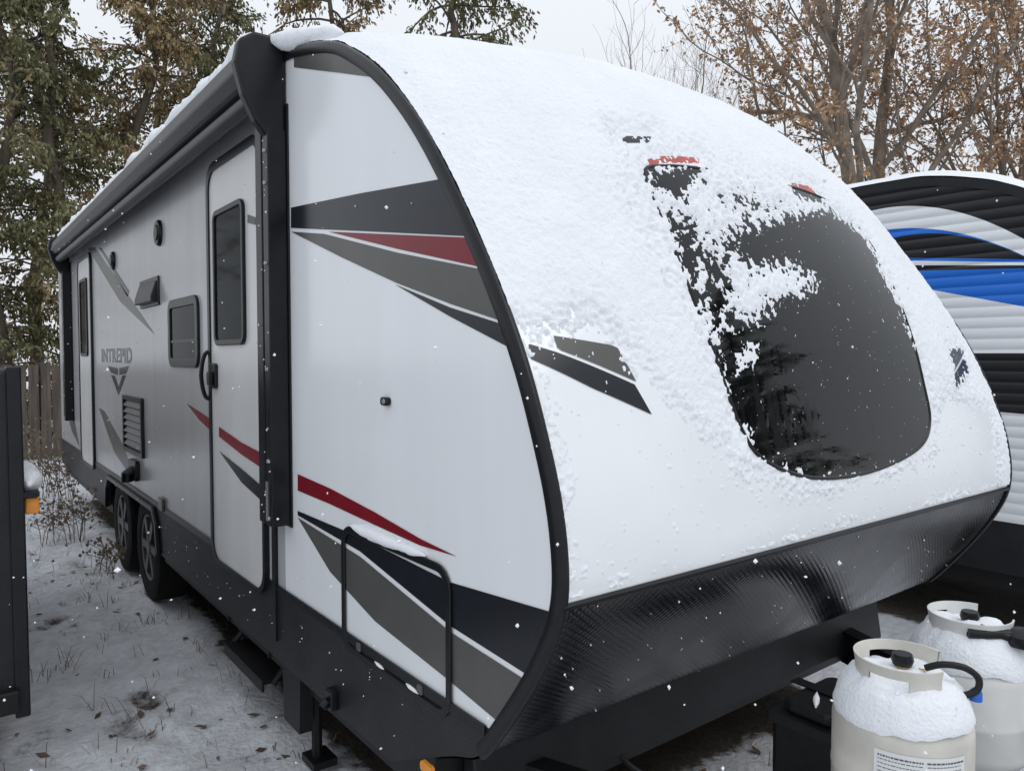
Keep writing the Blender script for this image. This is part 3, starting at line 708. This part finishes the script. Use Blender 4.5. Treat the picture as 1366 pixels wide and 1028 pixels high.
b = MB(); b.tube(catmull([c1 + RIGHT * .04 - FWD * .03 + Vector((0, 0, .47)), c1 + RIGHT * .07 - FWD * .05 + Vector((0, 0, .486)), c1 + RIGHT * .115 - FWD * .06 + Vector((0, 0, .482)), c1 + RIGHT * .148 - FWD * .06 + Vector((0, 0, .458)), c1 + RIGHT * .146 - FWD * .06 + Vector((0, 0, .428)), c1 + RIGHT * .11 - FWD * .06 + Vector((0, 0, .414)), c1 + RIGHT * .08 - FWD * .06 + Vector((0, 0, .412))], 8), .008, 10)
HS = b.build('gas_hose', M['frame'], None, sm=True); tag(HS, 'black curved gas hose at the valve of the cream propane tank', 'hose')
b = MB(); q = c1 + RIGHT * .150 - FWD * .05 + Vector((0, 0, .40)); b.lathe([(0, 0), (.014, 0), (.014, .02), (.008, .028), (0, .028)], q, 14); b.build('blue_fitting', M['blue'], HS, sm=True)
b = MB(); q2 = c2 + Vector((0, 0, .46)); b.tube(catmull([q2 - FWD * .03, q2 + RIGHT * .02 - FWD * .1 + Vector((0, 0, .0)), q2 + RIGHT * .1 - FWD * .1 + Vector((0, 0, -.02)), q2 + RIGHT * .2 - FWD * .1 + Vector((0, 0, -.04))], 8), .012, 10)
b.lathe([(0, -.03), (.045, -.03), (.05, -.02), (.05, .0), (.03, .012), (0, .012)], q2 + RIGHT * .09 - FWD * .10, 18)
b.tube([q2 - RIGHT * .06 - FWD * .09, q2 - RIGHT * .02 - FWD * .1, q2 + RIGHT * .05 - FWD * .1], .014, 10)
RG = b.build('regulator', M['black'], None, sm=True); tag(RG, 'black gas regulator with hose on the white propane tank', 'regulator')
# battery box
bp = atD(1118, 2.10, .455); BB = thing('battery_box', 'black plastic battery box dusted with snow beside the cream tank', 'box', bp)
def bbox_(w0, w1, d, z0, z1): 
    b = MB(); return b.prism(rrect(bp.x - w0, bp.x + w1, bp.y - d, bp.y + d, .02, 3), fXY, bp.z + z0, bp.z + z1)
bbox_(.15, .15, .10, 0, .17).build('case', M['frame'], BB, bevel=.008)
lid = bbox_(.165, .165, .115, .165, .195)
lid.prism(rrect(bp.x - .13, bp.x + .13, bp.y - .08, bp.y + .08, .03, 3), fXY, bp.z + .195, bp.z + .23); lid.build('lid', M['frame'], BB, bevel=.01)
b = MB(); b.box(bp.x - .02, bp.x + .02, bp.y - .12, bp.y - .116, bp.z + .02, bp.z + .2); b.box(bp.x - .02, bp.x + .02, bp.y - .12, bp.y + .12, bp.z + .232, bp.z + .236); b.build('strap', M['black'], BB)
lumpy([(bp.x - .15, bp.y - .10, bp.z + .202), (bp.x - .06, bp.y - .095, bp.z + .2), (bp.x + .02, bp.y - .09, bp.z + .202)], .014, 21, 'snow_lump', 'dusting of snow on the lid of the battery box')
lumpy([(bp.x - .12, bp.y - .02, bp.z + .236), (bp.x - .03, bp.y + .03, bp.z + .236)], .013, 23, 'snow_lump', 'small patch of snow on the raised middle of the battery box lid')
# cable hanging to the ground
b = MB(); b.tube(catmull([Vector((1.75, 1.78, .36)), Vector((1.78, 1.68, .30)), Vector((1.86, 1.60, .24)), Vector((1.90, 1.50, .12)), Vector((1.90, 1.38, .02)), Vector((2.0, 1.1, .015))], 8), .009, 8)
o = b.build('power_cable', M['frame'], None, sm=True); tag(o, 'black cable hanging from under the trailer nose to the snowy ground', 'cable')

# ------------------------------------------------------------------ ground
def axis(a, b, st, lim):
    c_ = list(np.arange(a, b, st)); d = st
    lo = []; x = a
    while x > -lim: d *= 1.35; x -= d; lo.append(x)
    hi = []; x = c_[-1]; d = st
    while x < lim: d *= 1.35; x += d; hi.append(x)
    return np.array(lo[::-1] + c_ + hi)
gx = axis(-2.0, 6.2, .04, 400); gy_ = axis(-.6, 12, .045, 400)
GX, GY = np.meshgrid(gx, gy_)
def boxd(x0, x1, y0, y1):
    dx = np.maximum(np.maximum(x0 - GX, GX - x1), 0); dy = np.maximum(np.maximum(y0 - GY, GY - y1), 0)
    return np.hypot(dx, dy)
un = np.maximum(1 - npsmooth(.0, .34, boxd(1.5, 3.2, 2.1, 9.6)), 1 - npsmooth(.0, .35, boxd(5.0, 7.2, 1.3, 9.5)))
patch = npsmooth(.52, .68, fbm(GX / .55, GY / .55, 8, 4)) * .45
dirt = np.clip(un + patch * .6, 0, 1)
near = np.exp(-(np.hypot(GX - 2, GY - 4) / 12) ** 2)
GZ = ((fbm(GX / .9, GY / .9, 2, 3) - .5) * .08 + (fbm(GX / .25, GY / .25, 4, 3) - .5) * .07) * near * (1 - .6 * un) - .02 * un
# trodden hollows in the snow between the trailers
rgf = random.Random(31)
for k_ in range(34):
    fx_, fy_ = rgf.uniform(.0, .98), rgf.uniform(2.0, 9.5); a_ = rgf.gauss(0, .3)
    du_ = (GX - fx_) * cos(a_) + (GY - fy_) * sin(a_); dv_ = -(GX - fx_) * sin(a_) + (GY - fy_) * cos(a_)
    hol = np.exp(-((du_ / .055) ** 4 + (dv_ / .14) ** 4)); GZ -= .03 * hol; dirt = np.clip(dirt + hol * .22, 0, 1)
b = MB(); nx = len(gx); ny = len(gy_)
b.v = np.stack([GX, GY, GZ], -1).reshape(-1, 3).tolist()
b.f = [(j * nx + i, j * nx + i + 1, (j + 1) * nx + i + 1, (j + 1) * nx + i) for j in range(ny - 1) for i in range(nx - 1)]
def gmat():
    m, nt, bs = newmat('snowy_ground'); N = nt.nodes; L = nt.links
    at = N.new('ShaderNodeAttribute'); at.attribute_name = 'dirt'
    g = N.new('ShaderNodeNewGeometry')
    n = N.new('ShaderNodeTexNoise'); n.inputs['Scale'].default_value = 14; n.inputs['Detail'].default_value = 7; n.inputs['Roughness'].default_value = .7; L.new(g.outputs['Position'], n.inputs[0])
    ad = N.new('ShaderNodeMath'); ad.operation = 'ADD'; L.new(at.outputs['Fac'], ad.inputs[0]); L.new(n.outputs[0], ad.inputs[1])
    mr = N.new('ShaderNodeMapRange'); mr.interpolation_type = 'SMOOTHSTEP'; mr.inputs[1].default_value = .70; mr.inputs[2].default_value = 1.05; L.new(ad.outputs[0], mr.inputs[0])
    n2 = N.new('ShaderNodeTexNoise'); n2.inputs['Scale'].default_value = 40; n2.inputs['Detail'].default_value = 5; L.new(g.outputs['Position'], n2.inputs[0])
    r = N.new('ShaderNodeValToRGB'); r.color_ramp.elements[0].color = (.022, .019, .016, 1); r.color_ramp.elements[1].color = (.10, .083, .066, 1); L.new(n2.outputs[0], r.inputs[0])
    r2 = N.new('ShaderNodeValToRGB'); r2.color_ramp.elements[0].position = .3; r2.color_ramp.elements[0].color = (.50, .505, .52, 1); r2.color_ramp.elements[1].position = .62; r2.color_ramp.elements[1].color = (.70, .715, .75, 1); L.new(n.outputs[0], r2.inputs[0])
    mx = N.new('ShaderNodeMix'); mx.data_type = 'RGBA'; L.new(mr.outputs[0], mx.inputs[0]); L.new(r2.outputs[0], mx.inputs[6]); L.new(r.outputs[0], mx.inputs[7])
    L.new(mx.outputs[2], bs.inputs['Base Color']); bs.inputs['Roughness'].default_value = .9; bs.inputs['Specular IOR Level'].default_value = .2
    bp_ = N.new('ShaderNodeBump'); bp_.inputs['Strength'].default_value = .6; bp_.inputs['Distance'].default_value = .02; L.new(n2.outputs[0], bp_.inputs['Height']); L.new(bp_.outputs[0], bs.inputs['Normal'])
    return m
g = b.build('ground', gmat(), None, sm=True, recalc=False, ang=None)
at = g.data.attributes.new('dirt', 'FLOAT', 'POINT'); at.data.foreach_set('value', dirt.reshape(-1).astype(np.float32))
tag(g, 'snowy ground with bare soil under the trailers', 'ground', kind='structure')
def gz(x, y):
    return float(GZ[min(np.searchsorted(gy_, y), ny - 1), min(np.searchsorted(gx, x), nx - 1)])
# dead grass poking through
rg = random.Random(12); b = MB()
for k in range(480):
    x = rg.uniform(-.5, 1.6); y = rg.uniform(1.8, 10)
    if k > 400: x = rg.uniform(1.2, 3.4); y = rg.uniform(1.0, 1.8)
    if x > 1.1 and rg.random() < .3: continue
    for q in range(rg.randint(2, 7)):
        h = rg.uniform(.03, .13); a = rg.uniform(0, 2 * pi); l = rg.uniform(.3, 1.6) * h; w = .0018
        p0 = Vector((x + rg.gauss(0, .03), y + rg.gauss(0, .03), -.015)); d = Vector((cos(a), sin(a), 0)); s_ = Vector((-sin(a), cos(a), 0)) * w
        p1 = p0 + d * l * .4 + Vector((0, 0, h * .7)); p2 = p0 + d * l + Vector((0, 0, h * .75))
        b.add([p0 + s_, p0 - s_, p1 - s_ * .8, p1 + s_ * .8, p2], [(0, 1, 2, 3), (3, 2, 4)])
o = b.build('dead_grass', M['weed'], None, recalc=False); tag(o, 'sparse dead grass poking through the snow', 'grass', kind='stuff')
# fallen leaves
b = MB()
for k in range(260):
    x = rg.uniform(-.4, 1.5); y = rg.uniform(1.9, 9.5)
    if k > 215: x = rg.uniform(1.3, 3.3); y = rg.uniform(.8, 1.9)
    a = rg.uniform(0, 2 * pi); L_ = rg.uniform(.015, .034); c_ = Vector((x, y, gz(x, y) + .008))
    d = Vector((cos(a), sin(a), rg.uniform(-.2, .5))) * L_; s_ = Vector((-sin(a), cos(a), rg.uniform(-.3, .3))) * L_ * .55
    b.add([c_ - d, c_ + s_, c_ + d, c_ - s_, c_ + Vector((0, 0, -.004))], [(0, 1, 4), (1, 2, 4), (2, 3, 4), (3, 0, 4)])
o = b.build('fallen_leaves', M['leaf'], None, recalc=False); tag(o, 'brown fallen leaves scattered on the snow', 'leaves', kind='stuff')

# weeds
def weed(x, y, h, seed, label):
    rg = random.Random(seed); b = MB()
    for s in range(rg.randint(5, 9)):
        a = rg.uniform(0, 2 * pi); l = rg.uniform(.1, .45) * h; p0 = Vector((x + rg.gauss(0, .05), y + rg.gauss(0, .05), -.02))
        hh = h * rg.uniform(.6, 1.05); p1 = p0 + Vector((cos(a) * l * .3, sin(a) * l * .3, hh * .6)); p2 = p0 + Vector((cos(a) * l, sin(a) * l, hh))
        pth = catmull([p0, p1, p2], 4); b.tube(pth, .004, 4)
        for q in range(rg.randint(4, 9)):
            t = rg.uniform(.35, 1); p = Vector(pth[int(t * (len(pth) - 1))]); a2 = rg.uniform(0, 2 * pi); L_ = rg.uniform(.05, .16)
            e_ = p + Vector((cos(a2) * L_, sin(a2) * L_, rg.uniform(.02, .1))); b.tube([p, e_], .0025, 3)
            for z in range(3):
                c_ = e_ + Vector((rg.gauss(0, .012), rg.gauss(0, .012), rg.gauss(0, .012))); sz = rg.uniform(.006, .014)
                b.add([c_ + Vector((sz, 0, 0)), c_ + Vector((0, sz, sz)), c_ + Vector((-sz, 0, 0)), c_ + Vector((0, -sz, -sz))], [(0, 1, 2, 3)])
    o = b.build('weed_plant', M['weed'], None, recalc=False); tag(o, label, 'weed', 'dry weeds between the trailers')
wl = ['tall dry weed nearest the rear wheels, left of the trailer', 'dry branching weed in front of the board fence', 'dry weed clump by the far trailer corner', 'short dry weed in the snow beside the black slab', 'thin dry weed standing left of the trailer tail', 'bushy dry weed farthest left before the fence', 'low dry weed stalks in the snow beside the tandem wheels', 'dry weed tuft midway to the fence']
for k, (u, dep, h) in enumerate([(102, 6.6, .42), (60, 8.8, .75), (92, 8.6, .62), (58, 6.6, .36), (78, 8.0, .66), (36, 8.6, .8), (140, 5.7, .22), (48, 9.6, .8)]):
    p = atD(u, dep); weed(p.x, p.y, h, 40 + k, wl[k])

# ------------------------------------------------------------------ fence
F = thing('board_fence', 'weathered brown board fence behind the trailer at left', 'fence', (0, 14, 0))
b = MB(); rg = random.Random(5); x = -6.0
while x < 9:
    h = 1.52 + rg.uniform(-.03, .03); b.box(x, x + .135, 14 + rg.uniform(-.006, .006), 14.025 + rg.uniform(0, .006), .03, h); x += .135 + rg.choice([.012, .015, .05, .03])
b.build('boards', M['fence'], F)
for z in (.35, 1.25): MB().box(-6, 9, 14.035, 14.08, z, z + .09).build('rail', M['fence'], F)
for x in np.arange(-6, 9, 2.4): MB().box(x, x + .1, 14.082, 14.18, 0, 1.55).build('post', M['fence'], F)

# ------------------------------------------------------------------ trees
def leaf(b, p, d, L, w, rg):
    d = d.normalized(); s = d.cross(Vector((rg.gauss(0, 1), rg.gauss(0, 1), rg.gauss(0, 1))))
    if s.length < 1e-4: return
    s = s.normalized() * w
    b.add([p, p + d * L * .45 + s, p + d * L, p + d * L * .45 - s], [(0, 1, 2, 3)])
def rv(rg): return Vector((rg.gauss(0, 1), rg.gauss(0, 1), rg.gauss(0, 1))).normalized()
def grow(b, out, p, d, L, r, lvl, mx, rg, up, spread, nch, wig=.22):
    n = 6 if lvl < 2 else 4; pts = [p.copy()]; ds = []
    wg = wig * (.4 if lvl == 0 else 1)
    for k in range(n):
        d = (d + rv(rg) * wg + Vector((0, 0, up))).normalized(); p = p + d * (L / n); pts.append(p.copy()); ds.append(d.copy())
    rs = [max(r * (1 - .5 * k / n), .004) for k in range(n + 1)]
    b.tube(pts, rs, [9, 7, 5, 4, 3, 3][lvl], cap=False)
    if lvl >= mx - 1: out += [(pts[k + 1], ds[k]) for k in range(n)]
    if lvl >= mx: return
    for c_ in range(nch[lvl]):
        t = rg.uniform(.25 if lvl else .35, 1); k = min(int(t * n), n - 1); q = pts[k].lerp(pts[k + 1], t * n - k)
        ax = ds[k].cross(rv(rg)).normalized(); dd = Matrix.Rotation(rg.uniform(.6, 1.3) * spread, 3, ax) @ ds[k]
        grow(b, out, q, dd, L * rg.uniform(.42, .68), rs[k] * .5, lvl + 1, mx, rg, up, spread, nch, wig)
    grow(b, out, pts[-1], d, L * .62, rs[-1], lvl + 1, mx, rg, up, spread, nch, wig)
def broadleaf(label, base, H, seed, mx=4, nch=(6, 4, 4, 3), leaves=5, ls=.085, stems=1, bark='bark', lm='oak', r=.14, up=.05, first=.5, keep=1.0):
    rg = random.Random(seed); t = thing('oak_tree' if lm == 'oak' else 'broadleaf_tree', label, 'tree', base, 'trees behind the trailers')
    b = MB(); out = []
    for s in range(stems):
        d = Vector((rg.gauss(0, .10), rg.gauss(0, .10), 1)).normalized() if stems > 1 else Vector((rg.gauss(0, .04), rg.gauss(0, .04), 1))
        grow(b, out, Vector(base) + Vector((s * .25 - .1, rg.uniform(-.1, .1), -.05)), d, H * first, r, 0, mx, rg, up, .75, nch)
    b.build('trunk', M[bark], t, sm=True, recalc=False, ang=None)
    if leaves:
        l = MB(); fx = rg.uniform(0, 50)
        for p, d in out:
            # leaves cling in clusters, with bare gaps between
            if float(fbm(p.x * .9 + fx, p.z * .9 + p.y * .5, 3, 2)) > keep: continue
            for q in range(rg.randint(1, leaves)):
                leaf(l, p + rv(rg) * .06, (d * .3 + rv(rg) + Vector((0, 0, -.5))), ls * rg.uniform(.7, 1.3), ls * .3, rg)
        l.build('crown', M[lm], t, recalc=False)
    return t
def cedar(label, base, H, seed, mats='cedar', z0=.8, nb=70, rad=2.3, dens=5):
    rg = random.Random(seed); base = Vector(base); t = thing('cedar_tree', label, 'tree', base, 'trees behind the trailers')
    b = MB(); l = MB()
    tp = [base + Vector((rg.gauss(0, .08) * k, rg.gauss(0, .08) * k, H * k / 8 - .05)) for k in range(9)]
    b.tube(tp, [max(.17 * (1 - k / 8.6), .012) for k in range(9)], 9)
    for k in range(nb):
        z = z0 + (H - z0 - .2) * (k + rg.random()) / nb; f = z / H * 8; i = min(int(f), 7); p = tp[i].lerp(tp[i + 1], f - i)
        L_ = rad * (1 - .7 * (z / H) ** 1.5) * rg.uniform(.45, 1.15); a = rg.uniform(0, 2 * pi); d = Vector((cos(a), sin(a), rg.uniform(.05, .45)))
        pts = [p]; n = 7
        for q in range(n):
            d = (d + rv(rg) * .18 + Vector((0, 0, -.10 if q < 5 else .03))).normalized(); pts.append(pts[-1] + d * L_ / n)
        b.tube(pts, [.026 * (1 - q / (n + 1)) + .004 for q in range(n + 1)], 4, cap=False)
        if rg.random() < .12: continue
        for q in range(2, n + 1):
            for s in range(dens):
                tw = (rv(rg) * .8 + Vector((0, 0, -.6)) + d * .5).normalized(); w0 = pts[q].lerp(pts[q - 1], rg.random()); tl = rg.uniform(.18, .55)
                for z_ in range(9):
                    c_ = w0 + tw * tl * rg.uniform(.1, 1.05) + rv(rg) * .05
                    leaf(l, c_, tw * .8 + rv(rg) * .6 + Vector((0, 0, -.6)), rg.uniform(.06, .15), .026, rg)
    b.build('trunk', M['bark'], t, sm=True, recalc=False, ang=None); l.build('crown', M[mats], t, recalc=False); return t
ct = cedar('green cedar nearest the left edge, behind the fence', atD(8, 14.6), 11, 1, 'cedar', .6, 80, 2.5)
cedar('green cedar right of the leftmost one, hanging over the fence', atD(95, 15.5), 12, 2, 'cedar', .8, 75, 2.5)
cedar('bronzed cedar rising behind the awning of the white trailer', atD(185, 16.0), 12.5, 3, 'cedarb', 1.5, 80, 2.4)
cedar('green cedar with thinning crown left of the white roof corner', atD(300, 17.5), 13, 4, 'cedar', 2.5, 80, 2.5)
cedar('bronzed cedar farther back between the two green ones at left', atD(45, 18.0), 13, 5, 'cedarb', 1.0, 85, 2.8)
cedar('bronzed cedar farther back, just left of the green one by the roof corner', atD(235, 20.0), 14, 6, 'cedarb', 2.0, 85, 2.8)
broadleaf('pale barked tree with crooked limbs and few brown leaves at left', atD(-40, 12.8), 11, 11, 4, (5, 3, 3, 2), 4, .09, 1, 'barkp', 'cedarb', .15, .02, .45, .6)
cedar('cedar behind the trailer roof whose branch tips hang into the sky', atD(630, 16.5), 14.5, 8, 'cedar', 8.2, 60, 3.4, 6)
cedar('bronzed cedar behind the roof corner, left of the one in the sky', atD(440, 18.5), 13.5, 9, 'cedarb', 5.0, 70, 3.0)
broadleaf('tall oak with clinging brown leaves right of the trailer nose', atD(1178, 14.5), 13, 21, 4, (7, 4, 4, 3), 6, .10, 2, 'barkp', 'oak', .20, .05, .62, .62)
broadleaf('second oak with brown leaves at the right edge of the photo', atD(1340, 16.5), 12, 22, 4, (7, 4, 4, 3), 6, .10, 2, 'barkp', 'oak', .15, .05, .5, .64)
broadleaf('slender oak left of the tall one, with thin brown leaves', atD(1085, 20), 9, 23, 4, (6, 4, 3, 3), 4, .10, 1, 'barkp', 'oak', .09, .05, .45, .55)
broadleaf('bare far tree whose twigs show just above the trailer nose', atD(885, 30), 14, 24, 4, (7, 5, 4, 3), 0, .08, 2, 'barkp', 'oak', .12, .10, .5)
# out-of-view trees, added to put dark reflections into the nose window
for kk, (x, y, rz) in enumerate(((15.5, -8, .5), (19, -12, 2.1), (12, -13.5, 3.3))):
    r_ = ct.copy(); col.objects.link(r_); r_.location = (x, y, 0); r_.rotation_euler = (0, 0, rz)
    r_['label'] = ['cedar across the yard straight ahead of the ribbed trailer', 'cedar across the yard behind the first row', 'cedar across the yard nearest the trailer tongue line'][kk]
    r_['group'] = 'trees across the yard'
    for ch in list(ct.children):
        cc_ = ch.copy(); col.objects.link(cc_); cc_.parent = r_

# ------------------------------------------------------------------ falling snow
rg = random.Random(77); b = MB()
fl_pts = []
for k in range(1000):
    if k < 620: p = Vector((rg.uniform(-.6, 1.0), rg.uniform(.9, 8), rg.uniform(.2, 3.4)))
    else: p = Vector((rg.uniform(.2, 4.0), rg.uniform(.35, 1.1), rg.uniform(.7, 3.2)))
    if p.dot(FWD) >= .95: fl_pts.append((p, rg.uniform(.0016, .0042) * (1.4 if rg.random() < .08 else 1)))
# flakes that have caught on the dark trim, skirt and stone guard
for k in range(26): fl_pts.append((Vector((.984, rg.uniform(2.8, 2.95), rg.uniform(1.0, 2.5))), rg.uniform(.002, .005)))
for k in range(50): fl_pts.append((Vector((XS - .007, rg.uniform(1.75, 5), rg.uniform(.46, .69))), rg.uniform(.0015, .0035)))
for k in range(70): fl_pts.append((surf(rg.uniform(I0, IB - 4), rg.uniform(XS + .05, XE - .1), .002), rg.uniform(.0012, .003)))
for k in range(40): fl_pts.append((Vector((XS - .004, rg.uniform(1.7, 5), rg.uniform(.8, 2.3))), rg.uniform(.0012, .0028)))
for p, s in fl_pts:
    vs = [p + Vector(q) * s * rg.uniform(.7, 1.4) for q in ((1, 0, 0), (-1, 0, 0), (0, 1, 0), (0, -1, 0), (0, 0, 1), (0, 0, -1))]
    b.add(vs, [(0, 2, 4), (2, 1, 4), (1, 3, 4), (3, 0, 4), (2, 0, 5), (1, 2, 5), (3, 1, 5), (0, 3, 5)])
o = b.build('falling_snow', M['snow'], None, recalc=False); tag(o, 'snowflakes drifting through the air around the trailers', 'snowflakes', kind='stuff')

# ------------------------------------------------------------------ light and camera
w = bpy.data.worlds.new('World'); sc.world = w; w.use_nodes = True
nt = w.node_tree; bg = nt.nodes['Background']; L = nt.links
sk = nt.nodes.new('ShaderNodeTexSky'); sk.sky_type = 'NISHITA'; sk.sun_disc = False
el, az_ = math.radians(48), math.radians(150)
sk.sun_elevation = el; sk.sun_rotation = az_
# overcast: the clear sky veiled by an even cloud deck, brighter overhead
tc = nt.nodes.new('ShaderNodeTexCoord'); sp = nt.nodes.new('ShaderNodeSeparateXYZ'); L.new(tc.outputs['Generated'], sp.inputs[0])
rp = nt.nodes.new('ShaderNodeMapRange'); rp.inputs[1].default_value = .25; rp.inputs[2].default_value = .9; rp.inputs[3].default_value = 8.9; rp.inputs[4].default_value = 12.0; L.new(sp.outputs[2], rp.inputs[0])
cl = nt.nodes.new('ShaderNodeVectorMath'); cl.operation = 'SCALE'; cl.inputs[0].default_value = (.955, .995, 1.055); L.new(rp.outputs[0], cl.inputs['Scale'])
mx = nt.nodes.new('ShaderNodeMix'); mx.data_type = 'RGBA'; mx.inputs[0].default_value = .94
L.new(sk.outputs[0], mx.inputs[6]); L.new(cl.outputs[0], mx.inputs[7])
L.new(mx.outputs[2], bg.inputs[0]); bg.inputs[1].default_value = .1
sl = bpy.data.lights.new('sun', 'SUN'); sl.energy = .5; sl.angle = math.radians(25); sl.color = (1, .97, .93)
so = bpy.data.objects.new('sun', sl); col.objects.link(so)
sd_ = Vector((sin(az_) * cos(el), cos(az_) * cos(el), sin(el)))
so.rotation_euler = sd_.to_track_quat('Z', 'Y').to_euler(); so.location = (2, -6, 12)
cam = bpy.data.cameras.new('camera'); co_ = bpy.data.objects.new('camera', cam); col.objects.link(co_)
cam.sensor_width = 36; cam.sensor_fit = 'HORIZONTAL'; cam.lens = 36 * FPX / 1366; cam.clip_start = .05; cam.clip_end = 2000
co_.matrix_world = Matrix((( RIGHT.x, UP.x, -FWD.x, EYE.x), (RIGHT.y, UP.y, -FWD.y, EYE.y), (RIGHT.z, UP.z, -FWD.z, EYE.z), (0, 0, 0, 1)))
sc.camera = co_
sc.view_settings.view_transform = 'Standard'; sc.view_settings.look = 'None'; sc.view_settings.exposure = 0
